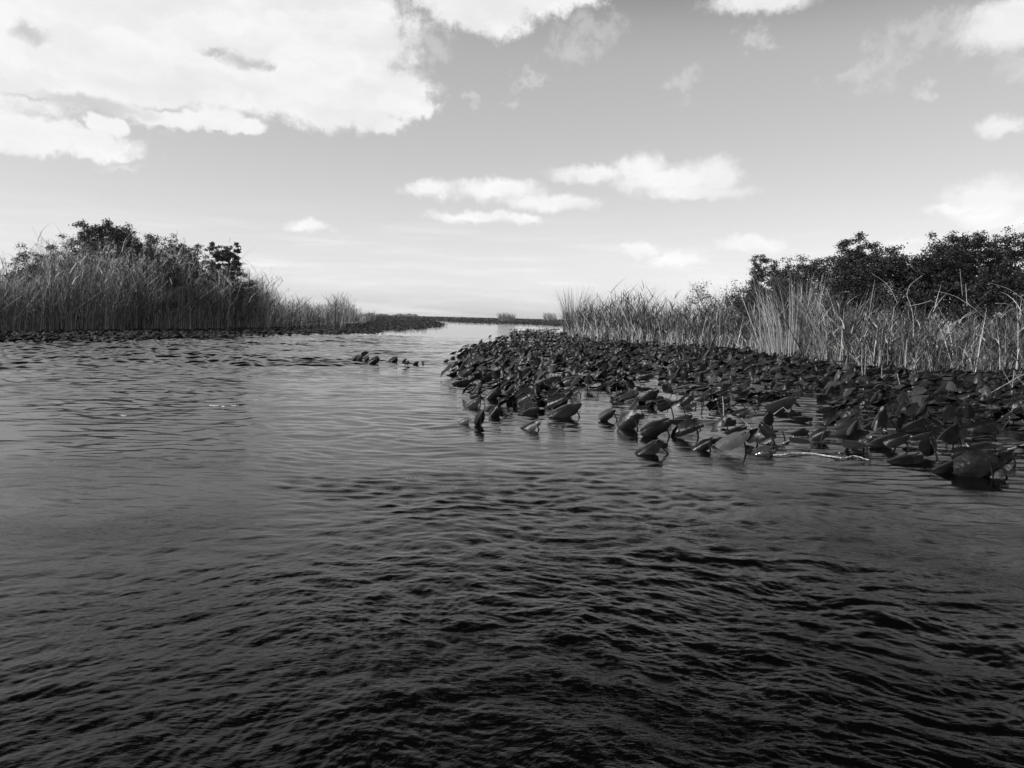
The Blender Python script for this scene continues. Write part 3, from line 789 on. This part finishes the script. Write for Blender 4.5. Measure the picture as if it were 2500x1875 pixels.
toneL = lambda n, x: np.clip(rng.beta(0.9, 1.7, n) + 0.05 * np.sin(x * 0.03), 0, 1)
acc, bx, hh, ld, lean, cur, xx = reed_bed("reeds", L_BASE, L_TOP, -480, 895, 15000, 7, M_reedL, "", toneL, hmul=(0.60, 1.12), wmul=0.8)
plumes(acc, bx, hh, ld, lean, cur, [i for i in np.argsort(-hh)[:2600] if rng.random() < 0.3], 0.22, 0.75)
tag(obj("reed_bed", acc.mesh("reed_bed", M_reedL)), "tall grey green reeds with feathery tops massed along the left shore", "reeds", kind="stuff")

toneR = lambda n, x: np.clip(rng.beta(0.42, 2.0, n), 0, 1)
acc, bx, hh, ld, lean, cur, xx = reed_bed("reeds", R_BASE, R_TOP, 1375, 2880, 10500, 5, M_reedR, "", toneR, hmul=(0.3, 1.1), chaos=2.1, fwd=3.0)
# low tangle of dead pale leaves round the foot
tp = [(x, float(interp(R_BASE, x)) - 0.33 * (float(interp(R_BASE, x)) - float(interp(R_TOP, x)))) for x in range(1372, 2900, 20)]
a2, *_ = reed_bed("t", [(p[0], p[1] + 2) for p in R_BASE], tp, 1376, 2880, 9000, 3, M_reedR, "", lambda n, x: np.clip(rng.beta(1.0, 1.3, n), 0, 1), hmul=(0.3, 1.1), leaves=1, fwd=1.2, chaos=2.0)
acc.add(np.concatenate(a2.v), np.concatenate(a2.q), None, np.concatenate(a2.c))
tag(obj("reed_bed", acc.mesh("reed_bed", M_reedR)), "dry pale footed reeds and sawgrass massed along the right shore", "reeds", kind="stuff")

# bright dead cattail clump that stands forward at right centre
def clump(name, cx_, cy_, wpx, top_y, n, label, lo=0.3, hi=1.0, lean=0.1, mat=M_reedR, cat="reed clump", group=None, wmul=1.0, lx=None):
    g0 = ground(cx_, cy_); H0 = (cy_ - top_y) * g0.y / F; R0 = wpx * g0.y / F / 2
    ang = rng.uniform(0, 6.28, n); r_ = R0 * np.sqrt(rng.random(n))
    b3 = np.stack([r_ * np.cos(ang), r_ * np.sin(ang) * 0.6, np.zeros(n)], -1)
    hh = H0 * rng.uniform(0.35, 1.05, n)
    ldir = ang if lx is None else np.full(n, lx) + rng.normal(0, 0.5, n)
    v, q, tn = blades(b3, hh, wmul * rng.uniform(0.012, 0.026, n) * max(1, g0.y / 30), np.abs(rng.normal(0, lean, n)), ldir, np.abs(rng.normal(0.1, 0.2, n)), rng.uniform(lo, hi, n), 6)
    o = obj(name, mesh_np(name, v, q, mat, True, tn)); o.location = (g0.x, g0.y, 0)
    return tag(o, label, cat, group)
clump("reed_clump", 1940, 872, 170, 668, 420, "tallest pale dead reed clump at the front of the right bed", 0.1, 1.0, 0.17)
clump("reed_clump", 2055, 882, 130, 690, 260, "looser pale reed clump just right of the tallest pale one", 0.05, 0.95, 0.2)
clump("reed_clump", 1400, 815, 50, 700, 260, "thin dark reed tuft at the left tip of the right bed", 0.05, 0.5, 0.1)
clump("distant_reed_clump", 1240, 786, 42, 762, 420, "small bushy grass tuft on the horizon left of the right bed", 0.1, 0.5, 0.2, M_reedL, lx=math.pi)
clump("distant_reed_clump", 1345, 785, 34, 762, 260, "faint wispy grass tuft on the horizon nearest the right bed", 0.2, 0.6, 0.2, M_reedL, lx=math.pi)
clump("distant_reed_clump", 902, 785, 30, 758, 200, "low rounded grass tuft on the horizon at the end of the left reeds", 0.1, 0.5, 0.15, M_reedL)

# ------------------------------------------------------------------ shrubs and trees
def leaf_cards(centers, n_each, spread, size, acc, tone_mu):
    """many small leaf shaped quads around the twig ends"""
    for c, tm in zip(centers, tone_mu):
        n = n_each
        p = c + rng.normal(0, 1, (n, 3)) * np.array([spread, spread, spread * 0.6])
        d = rng.normal(0, 1, (n, 3)); d[:, 2] *= 0.6; d /= np.linalg.norm(d, axis=1)[:, None]
        e = np.cross(d, rng.normal(0, 1, (n, 3))); e /= np.linalg.norm(e, axis=1)[:, None]
        s = size * rng.uniform(0.6, 1.3, (n, 1))
        a = p; b_ = p + d * s * 0.5 + e * s * 0.3; c_ = p + d * s; d_ = p + d * s * 0.5 - e * s * 0.3
        v = np.stack([a, b_, c_, d_], 1).reshape(-1, 3)
        q = np.arange(n * 4).reshape(-1, 4)
        acc.add(v, q, None, np.repeat(np.clip(tm + rng.normal(0, 0.2, n), 0, 1), 4))

def tree(name, label, cat, cx_, base_y, outline, extra_back, mat, n_nodes=130, leaves=70, size=0.085, spread=0.17, seed=0, group=None, stems=3, thick=1.2, low=0.25):
    """outline: list of (px x, px y) skyline of the crown; the crown is filled below it in depth"""
    r = np.random.default_rng(seed)
    g = ground(cx_, base_y); s = 1 + extra_back / math.hypot(g.x, g.y)
    bx_, by_ = g.x * s, g.y * s
    pts3 = []
    xs = [p[0] for p in outline]; x0, x1 = min(xs), max(xs)
    hw = 0.5 * (x1 - x0) * by_ / F
    while len(pts3) < n_nodes:
        x = r.uniform(x0, x1); ty = float(interp(outline, x))
        w = at_depth(x, ty + (20 if mat is M_treeR else 8), by_); topz = w.z
        f = r.random() ** 0.62
        topz *= 1 + 0.07 * math.sin(x * 0.21 + seed) * math.sin(x * 0.083 + 2 * seed)
        z = topz * (low + (1 - low) * f)
        if r.random() < 0.07: z = topz + r.uniform(0.05, 0.34)
        # depth profile: rounder in the middle
        e = math.sqrt(max(0.0, 1 - ((x - 0.5 * (x0 + x1)) / (0.5 * (x1 - x0) + 1e-6)) ** 2))
        yy = by_ + r.uniform(-1, 1) * thick * (0.35 + 0.65 * e) * (1 - 0.5 * f)
        pts3.append((w.x, yy, z - 0.05))
    P3 = np.array(pts3) - (bx_, by_, 0)
    root = empty(name, (bx_, by_, 0))
    tag(root, label, cat, group)
    order = np.argsort(P3[:, 2] + 0.15 * np.abs(P3[:, 0]))
    nodes = [np.array([dx_, dy_, -0.05]) for dx_, dy_ in [(r.uniform(-.3, .3) * hw, r.uniform(-.2, .2)) for _ in range(stems)]]
    first = len(nodes)
    trunk = Acc()
    for i in order:
        p = P3[i]
        nn = np.array(nodes); d = np.linalg.norm((nn - p) * (1, 1, 0.75), axis=1) + 0.6 * np.maximum(0, nn[:, 2] - p[2])
        j = int(np.argmin(d)); a = nn[j]
        mid = (a + p) / 2 + r.normal(0, 0.06, 3)
        rb = 0.045 * max(0.25, 1 - p[2] / (P3[:, 2].max() + .5)) * (1.4 if j < first else 1)
        v, q, tr = tube(bezier(a, mid, p, 4), np.linspace(rb * 1.2, rb * 0.55, 4), 5)
        trunk.add(v, q, tr)
        nodes.append(p)
    obj("trunk", trunk.mesh("trunk", M_bark), root)
    acc = Acc()
    tm = np.clip(0.4 + 0.25 * r.normal(size=n_nodes), 0.05, 0.9)
    Q3 = P3 + r.normal(0, 1, P3.shape) * spread * (0.8 if mat is M_treeR else 1.3)
    if mat is M_treeL: size *= 0.85; leaves = int(leaves * 1.3)
    leaf_cards(np.concatenate([P3, Q3]), leaves // 2, spread * 0.62, size, acc, np.concatenate([tm, np.clip(tm + 0.1 * r.normal(size=n_nodes), 0, 1)]))
    obj("crown", acc.mesh("crown", mat), root)
    return root
GL = "shrubs rising behind the left reeds"; GR = "trees and shrubs rising behind the right reeds"
tree("shrub", "tallest shrub of the left thicket, with ragged leafy sprays on top", "shrub", 262, 808, [(190, 600), (195, 552), (225, 560), (262, 546), (300, 556), (340, 590)], 5.8, M_treeL, 247, 94, 0.125, 0.19, 1, GL)
tree("shrub", "rounded shrub right of the tallest one in the left thicket", "shrub", 385, 808, [(300, 585), (330, 566), (370, 582), (395, 592), (440, 596), (480, 625)], 5.8, M_treeL, 221, 87, 0.125, 0.19, 2, GL)
tree("shrub", "low spreading shrub at the left end of the left thicket", "shrub", 120, 812, [(30, 655), (60, 628), (110, 620), (160, 600), (200, 590), (240, 590)], 6.3, M_treeL, 195, 87, 0.125, 0.19, 3, GL)
tree("shrub", "small shrub between the rounded one and the lone sprig on the left", "shrub", 480, 805, [(430, 600), (470, 605), (495, 612), (520, 640), (540, 660)], 5.3, M_treeL, 117, 81, 0.125, 0.18, 4, GL)
tree("shrub", "dark forked sprig standing apart above the right end of the left thicket", "shrub", 548, 805, [(516, 598), (522, 592), (543, 612), (556, 606), (576, 590), (584, 596)], 4.8, M_treeL, 78, 94, 0.150, 0.13, 5, GL, stems=1, low=0.55, thick=0.6)
tree("shrub", "thin leafy shrub sloping down into the reeds beside the forked sprig", "shrub", 585, 804, [(535, 650), (570, 638), (600, 660), (625, 700)], 4.8, M_treeL, 91, 60, 0.112, 0.19, 6, GL)
tree("tree", "isolated bushy tree at the left end of the right thicket", "tree", 1880, 855, [(1833, 660), (1842, 624), (1865, 614), (1885, 622), (1905, 640), (1925, 680)], 5, M_treeR, 187, 93, 0.077, 0.14, 11, GR, thick=1.0)
tree("tree", "open crowned low tree right of the isolated bushy tree", "tree", 1975, 870, [(1905, 660), (1930, 628), (1960, 622), (2000, 630), (2020, 608), (2048, 622), (2060, 660)], 5, M_treeR, 212, 87, 0.072, 0.16, 12, GR)
tree("tree", "tall round topped tree in the middle of the right thicket", "tree", 2090, 890, [(2048, 640), (2055, 590), (2075, 583), (2095, 582), (2115, 594), (2135, 610), (2145, 650)], 5.5, M_treeR, 237, 106, 0.072, 0.13, 13, GR, thick=1.2)
tree("tree", "uneven low crowned tree right of the round topped tree", "tree", 2200, 900, [(2130, 640), (2140, 612), (2165, 603), (2190, 606), (2215, 625), (2235, 612), (2260, 628), (2300, 640)], 5, M_treeR, 250, 100, 0.072, 0.15, 14, GR)
tree("tree", "wide flat topped tree with a branch reaching out to the left", "tree", 2370, 905, [(2288, 582), (2300, 566), (2330, 574), (2380, 571), (2410, 582), (2430, 580), (2450, 600)], 5.5, M_treeR, 325, 106, 0.072, 0.14, 15, GR, low=0.35, thick=1.6)
tree("tree", "dense dark tree at the right edge of the picture", "tree", 2500, 905, [(2430, 620), (2462, 570), (2480, 562), (2520, 556), (2560, 560), (2600, 600)], 5.5, M_treeR, 275, 106, 0.072, 0.14, 16, GR, thick=1.6)
tree("shrub", "short shrub filling below the flat topped tree's outstretched branch", "shrub", 2290, 900, [(2220, 640), (2265, 612), (2300, 600), (2340, 620), (2370, 640)], 4.0, M_treeR, 212, 100, 0.072, 0.16, 17, GR)
tree("shrub", "airy twiggy shrub standing up out of the middle of the right reeds", "shrub", 1705, 845, [(1675, 700), (1690, 682), (1720, 684), (1735, 695), (1750, 720)], 3.0, M_treeR, 75, 17, 0.081, 0.2, 18, GR, stems=2, low=0.5)
tree("shrub", "sparse shrub between the airy one and the isolated bushy tree", "shrub", 1800, 848, [(1765, 720), (1785, 690), (1810, 684), (1840, 672), (1860, 690)], 3.0, M_treeR, 112, 37, 0.081, 0.2, 19, GR, stems=2, low=0.4)
tree("tree", "dark tree outside the right edge beyond the dense one", "tree", 2680, 908, [(2580, 620), (2620, 570), (2700, 560), (2780, 580), (2820, 640)], 6, M_treeR, 225, 87, 0.081, 0.16, 20, GR, thick=1.6)
tree("shrub", "low dark shrub behind the reeds below the open crowned tree", "shrub", 1990, 870, [(1890, 672), (1950, 640), (2010, 636), (2080, 632), (2110, 650)], 3.5, M_treeR, 212, 93, 0.077, 0.17, 21, GR)
tree("shrub", "low dark shrub behind the reeds in front of the dense right tree", "shrub", 2450, 905, [(2350, 670), (2400, 650), (2450, 640), (2520, 640), (2580, 680)], 3.8, M_treeR, 237, 93, 0.077, 0.17, 22, GR)

tree("shrub", "low dark shrub filling the foot of the tallest left one", "shrub", 270, 808, [(170, 640), (230, 610), (300, 605), (380, 612), (430, 640)], 4.9, M_treeL, 230, 80, 0.12, 0.19, 31, GL)
tree("shrub", "low dark shrub below the forked sprig and the rounded one", "shrub", 490, 805, [(400, 668), (450, 660), (520, 668), (590, 690)], 4.7, M_treeL, 170, 80, 0.12, 0.19, 32, GL)
tree("shrub", "low shrub at the foot of the round topped tree", "shrub", 2110, 890, [(2030, 655), (2080, 628), (2140, 618), (2200, 624), (2260, 640)], 3.6, M_treeR, 237, 100, 0.077, 0.17, 33, GR)
tree("shrub", "low shrub at the foot of the isolated bushy tree", "shrub", 1870, 855, [(1800, 715), (1840, 695), (1890, 680), (1930, 690)], 3.4, M_treeR, 187, 93, 0.077, 0.17, 34, GR)

# ------------------------------------------------------------------ dry stalks
def stalk(label, pix, rad=0.006, mat=M_dry, name="reed_stalk", foot=None, lift=0.012, group="single dry reed stalks"):
    """pix: polyline in photo pixels. foot given: a standing stalk in the plane of its foot; else it floats on the water"""
    if foot is None:
        pts_ = [np.array(ground(x, y, lift)) for x, y in pix]
    else:
        Y = ground(*foot).y
        pts_ = [np.array(at_depth(x, y, Y)) for x, y in pix]
        for i in range(len(pts_)): pts_[i][1] += 0.12 * (i - (len(pts_) - 1) * 0.5) * (0.3 + 0.02 * Y) * 0.4
    o0 = pts_[0].copy(); o0[2] = 0
    P_ = np.array(pts_) - o0
    # smooth resample
    tt = np.linspace(0, len(P_) - 1, max(6, 5 * (len(P_) - 1)))
    R_ = np.stack([np.interp(tt, np.arange(len(P_)), P_[:, k]) for k in range(3)], -1)
    if len(P_) > 2:
        for _ in range(3): R_[1:-1] = (R_[:-2] + 2 * R_[1:-1] + R_[2:]) / 4
    R_ = np.stack([np.interp(np.linspace(0, len(R_) - 1, 3 * len(R_)), np.arange(len(R_)), R_[:, k]) for k in range(3)], -1)
    v, q, tr = tube(R_ + rng.normal(0, rad * 0.12, R_.shape), np.linspace(rad, rad * 0.5, len(R_)) * (1 + 0.16 * rng.normal(size=len(R_)).clip(-1.5, 1.5)), 6)
    o = obj(name, mesh_np(name, v, [q, tr], mat)); o.location = o0
    return tag(o, label, "stalk", group)
def cs(cf, *pts): return [cf(*p) for p in pts]
stalk("long pale stalk curving along the water before the mat, kinked at its right end", cs(c4, (1430, 1000), (1520, 1000), (1620, 982), (1780, 985), (1900, 1005), (2030, 1025), (2110, 1022), (2150, 1000), (2290, 1045)), 0.011, name="lily_stalk")
stalk("upper of the pale stalks floating in the gap, arched", cs(c4, (770, 555), (820, 545), (880, 548), (925, 575)), 0.007)
stalk("long white floating stalk lying flat under the arched pair", cs(c4, (700, 672), (1010, 688)), 0.007)
stalk("short white floating stalk crossing just above the long white one", cs(c4, (700, 656), (780, 640), (980, 668)), 0.007)
stalk("straight pale stalk standing upright in the gap of the mat", cs(c4, (980, 655), (982, 560), (978, 472)), 0.008, foot=c4(980, 655))
stalk("pale stalk slanting down to the right behind the pale humped leaf", cs(c4, (1240, 770), (1145, 668)), 0.008, foot=c4(1240, 790))
stalk("greyish stalk floating just above the striped leaf", cs(c4, (520, 696), (665, 688)), 0.008)
stalk("broken pale stalk lying by the leaf with a torn upright edge", cs(c4, (1520, 895), (1620, 850), (1600, 825), (1740, 830)), 0.010)
stalk("thin dry stalk sloping down right under the broad dark leaf", cs(c4, (1640, 665), (1520, 570)), 0.007, foot=c4(1640, 672))
stalk("dull stalk lying flat left of the crossed dry stalks", cs(c4, (1190, 648), (1430, 622)), 0.008, M_dry_dark)
stalk("bright chopped stalk end crossing the dull lying one", cs(c4, (1430, 632), (1520, 572)), 0.007, foot=c4(1430, 640))
stalk("small pale stalk upright at the back of the left part of the mat", cs(c4, (855, 208), (868, 145)), 0.007, foot=c4(855, 215))
stalk("long dry stalk slanting up to the right edge across the mat", cs(c5, (1700, 565), (1960, 420), (2230, 280)), 0.008, foot=c5(1700, 575))
stalk("left arm of the crossed dry stalks near the right edge", cs(c5, (2080, 420), (1950, 170)), 0.008, foot=c5(2080, 440))
stalk("upright dry stalk in the middle of the crossed stalks at right", cs(c5, (2075, 490), (2110, 240)), 0.008, foot=c5(2075, 490))
stalk("right arm of the crossed dry stalks near the right edge", cs(c5, (2230, 420), (2105, 265)), 0.008, foot=c5(2200, 480))
stalk("white stalk lying level beside the crossed dry stalks", cs(c5, (2080, 463), (2260, 462)), 0.007)
stalk("tallest of three thin straight reeds rising from the mat", cs(c5, (462, 345), (458, 150), (470, -60)), 0.010, foot=c5(462, 350))
stalk("middle one of three thin straight reeds rising from the mat", cs(c5, (482, 350), (500, 120), (515, -40)), 0.007, foot=c5(482, 350))
stalk("rightmost and darkest of three thin straight reeds rising from the mat", cs(c5, (492, 340), (520, 60)), 0.006, M_dry_dark, foot=c5(492, 350))
stalk("thick pale reed foot standing alone right of the three thin reeds", cs(c5, (918, 275), (935, 100), (955, -90)), 0.016, foot=c5(918, 280))
stalk("thick cattail foot rising with a lean near the crossed stalks", cs(c5, (1520, 270), (1560, 60), (1600, -60)), 0.020, foot=c5(1520, 280))
stalk("pale cattail stem just right of the thick leaning cattail foot", cs(c5, (1650, 215), (1690, 60), (1720, -120)), 0.013, foot=c5(1650, 225))
stalk("narrow pale reed standing between the thick reed foot and the cattails", cs(c5, (1048, 180), (1095, 0), (1110, -140)), 0.013, foot=c5(1048, 190))
stalk("stubby pale reed end poking up in front of the thick reed foot", cs(c5, (872, 428), (848, 278)), 0.010, foot=c5(872, 430))
stalk("short pale pair of reed stubs left of the stubby one", cs(c5, (672, 320), (680, 188)), 0.010, foot=c5(672, 330))
stalk("dry reed propped on a slant at the foot of the pale reed stubs", cs(c5, (632, 358), (715, 290)), 0.008, foot=c5(632, 360))
stalk("long pale stalk sloping right below the flat leaf at right", cs(c5, (1668, 792), (1528, 655)), 0.009, foot=c5(1668, 795))
stalk("greyish stalk sloping right in the middle of the mat", cs(c5, (805, 675), (680, 598)), 0.009, foot=c5(805, 680))
stalk("bent pale stalk lying on the water at the right edge", cs(c5, (1970, 738), (2060, 742), (2230, 785)), 0.010)
stalk("short pale stalk rising from the bent one at the right edge", cs(c5, (2050, 742), (2110, 605)), 0.009, foot=c5(2050, 745))
stalk("grey stalk reaching in from the right edge above the nearest clump", cs(c5, (2030, 1092), (2230, 1042)), 0.009, foot=c5(2030, 1115))
stalk("white stalk lying behind the round upright leaf", cs(c5, (985, 955), (1080, 970)), 0.009)
stalk("white stalk stub poking up from the nearest clump", cs(c5, (1622, 1092), (1598, 1035)), 0.011, foot=c5(1640, 1150))
stalk("short white stalk lying in mid mat left of the brownish leaf", cs(c5, (900, 462), (1035, 470)), 0.009)
c7 = lambda X, Y: (1800 + X / 3.16, 520 + Y / 3.16)
def far_stalk(label, pts, rad=0.012, mat=M_dry, dpx=0):
    x = c7(*pts[0])[0]; stalk(label, cs(c7, *pts), rad, mat, foot=(x, float(interp(R_BASE, x)) + 1 + dpx), group="bright single reeds in the right bed")
far_stalk("brightest bent reed lying almost level in front of the dark trees", [(1320, 718), (1400, 706), (1505, 675)], 0.016)
far_stalk("reed hooked over in an arch high in front of the round topped tree", [(1230, 700), (1180, 580), (1120, 515), (1050, 470)], 0.010)
far_stalk("kinked pale reed rising left of the brightest bent reed", [(1340, 760), (1325, 690), (1305, 640), (1330, 555), (1440, 480)], 0.011)
far_stalk("long straight reed slanting up right to left beneath the flat topped tree", [(1560, 910), (1700, 830), (1850, 760)], 0.012)
far_stalk("stout pale reed upright with a thin snapped top at the middle of the right bed", [(1355, 960), (1360, 820), (1350, 730)], 0.018)
far_stalk("pale reed stem rising to the left of the stout snapped one", [(1170, 1060), (1195, 860), (1215, 720)], 0.014)
far_stalk("tall thin reed standing against the dark flat topped tree", [(1770, 720), (1765, 545)], 0.012)
far_stalk("second tall thin reed against the dark flat topped tree, on its left", [(1735, 640), (1720, 430)], 0.008)
far_stalk("reed bending over to the left across the dark shrubs at right", [(1790, 720), (1700, 650), (1600, 615), (1530, 600)], 0.011)
far_stalk("drooping pale reed at the far right with its tip hanging left", [(2250, 720), (2120, 590), (1960, 540)], 0.010)
far_stalk("level pale reed at the far right below the drooping one", [(1990, 697), (2085, 700)], 0.010)
far_stalk("long reed sloping down right from the shrubs at the far right", [(1770, 695), (1880, 780), (1960, 860)], 0.013)
far_stalk("thick leaning cattail leaf bundle at the far right of the bed", [(1720, 1200), (1760, 1060), (1880, 870)], 0.022, M_dry_dark)
far_stalk("second thick cattail stem close right of the leaning bundle", [(1810, 1190), (1850, 1000), (1900, 830)], 0.020, M_dry_dark)
far_stalk("level pale reed low at the left part of the right bed", [(0, 803), (180, 804)], 0.016)
far_stalk("thick tilted white reed lying among the debris at the reed foot", [(1560, 1060), (1660, 1100)], 0.022)

# bud on a stalk, foam
def bud(label, foot, top, r_=0.016):
    g = ground(*foot); Y = g.y; p = np.array(at_depth(*top, Y)) - (g.x, g.y, 0)
    root = empty("lily_bud", (g.x, g.y, 0))
    v, q, tr = tube(bezier((0, 0, -0.05), (0, 0, p[2] * .5), p, 6), 0.005, 6)
    obj("stem", mesh_np("stem", v, [q, tr], M_stem), root)
    prof = [(0, .15), (.15, .7), (.4, 1), (.7, .95), (.9, .6), (1, .1)]
    path = np.array([(p[0], p[1], p[2] - r_ + 2 * r_ * a) for a, _ in prof])
    v, q, tr = tube(path, np.array([b_ for _, b_ in prof]) * r_, 10)
    obj("bud", mesh_np("bud", v, [q, tr], M_dry), root)
    tag(root, label, "flower bud")
bud("round pale flower bud on a thin stalk standing left of the upright dry stalk", c4(922, 590), c4(915, 500))
bud("small dark stalk with a bud crossing the long curved floating stalk", c5(212, 1190), c5(218, 1135), 0.010)
acc = Acc()
for (x, y) in [(512, 989), (520, 990), (530, 990), (545, 991), (552, 991), (570, 989), (578, 989), (300, 1013), (340, 1027), (625, 976)]:
    g = ground(x, y, 0.006)
    for k in range(2):
        n = 7; a = np.linspace(0, 2 * math.pi, n, endpoint=False)
        rx_, ry_ = rng.uniform(0.01, 0.025), rng.uniform(0.008, 0.02)
        ox, oy = rng.normal(0, 0.02, 2)
        ring = np.stack([g.x + ox + rx_ * np.cos(a), g.y + oy + ry_ * np.sin(a), np.full(n, 0.001)], -1)
        ring2 = np.stack([g.x + ox + .6 * rx_ * np.cos(a), g.y + oy + .6 * ry_ * np.sin(a), np.full(n, 0.003)], -1)
        v = np.concatenate([ring, ring2, [[g.x + ox, g.y + oy, 0.004]]])
        q = [[i, (i + 1) % n, n + (i + 1) % n, n + i] for i in range(n)]; tr = [[n + i, n + (i + 1) % n, 2 * n] for i in range(n)]
        acc.add(v, q, tr, 0.5)
tag(obj("foam", acc.mesh("foam", M_foam)), "tiny white foam flecks drifting on the grey water at left", "foam", kind="stuff")

# faint tree line far away on the horizon
acc = Acc()
for (x, w_, hpx) in [(905, 20, 5), (935, 22, 4), (975, 25, 5), (1000, 14, 6), (1012, 12, 5)]:
    c = at_depth(x, horizon(x), 1600)
    for k in range(160):
        p = np.array([c.x + rng.normal(0, w_ * 0.35) * 1600 / F, 1600 + rng.normal(0, 12), 0])
        p[2] = rng.random() * hpx * 1600 / F * max(0.2, 1 - ((p[0] - c.x) / (w_ * 1600 / F)) ** 2)
        d = rng.normal(0, 1, (2, 3)); v = np.stack([p - d[0] * 1.2, p + d[1] * 1.0, p + d[0] * 1.2, p - d[1] * 1.0])
        acc.add(v, [[0, 1, 2, 3]], None, rng.random())
tag(obj("distant_trees", acc.mesh("distant_trees", M_treeL)), "faint far line of trees on the horizon left of centre", "tree line", kind="stuff")

# pale scraps of dead leaf and flower caught in the mat
acc = Acc()
for (x, y, ix, iy) in [pts[i] for i in rng.integers(0, len(pts), 330)]:
    L_, W_ = rng.uniform(0.02, 0.10), rng.uniform(0.012, 0.035)
    a = rng.uniform(0, 6.28); u = np.array([math.cos(a), math.sin(a), rng.uniform(-.4, .6)]); s_ = np.array([-math.sin(a), math.cos(a), rng.uniform(-.5, .5)])
    p = np.array([x + rng.normal(0, .1), y + rng.normal(0, .1), rng.uniform(0.06, 0.22)])
    v = [p - u * L_ * .5, p + s_ * W_ * .5 + (0, 0, .008), p + u * L_ * .5, p - s_ * W_ * .5, p + (0, 0, -.006)]
    acc.add(v, None, [[0, 1, 4], [1, 2, 4], [2, 3, 4], [3, 0, 4]], 0.5)
tag(obj("leaf_scraps", acc.mesh("leaf_scraps", M_dry)), "pale scraps of dead leaf scattered over the dark lily mat", "scraps", kind="stuff")

# ------------------------------------------------------------------ thin marsh haze
if HAZE:
    hx0, hx1, hy0, hy1, hz0, hz1 = -1900.0, 1900.0, -300.0, 1900.0, -1.0, 40.0
    hv = [(x, y, z) for z in (hz0, hz1) for y in (hy0, hy1) for x in (hx0, hx1)]
    hq = np.array([[0, 2, 3, 1], [4, 5, 7, 6], [0, 1, 5, 4], [2, 6, 7, 3], [0, 4, 6, 2], [1, 3, 7, 5]])
    mh = bpy.data.materials.new("haze"); mh.use_nodes = True
    nt = mh.node_tree
    for n in list(nt.nodes): nt.nodes.remove(n)
    o_ = nt.nodes.new("ShaderNodeOutputMaterial"); pv = nt.nodes.new("ShaderNodeVolumePrincipled")
    pv.inputs["Color"].default_value = (1.0, 1.0, 1.0, 1); pv.inputs["Density"].default_value = HAZE
    nt.links.new(pv.outputs[0], o_.inputs["Volume"])
    ho = obj("haze", mesh_np("haze", hv, hq, mh, smooth=False))
    tag(ho, "thin pale haze over the far marsh", "haze", kind="stuff")
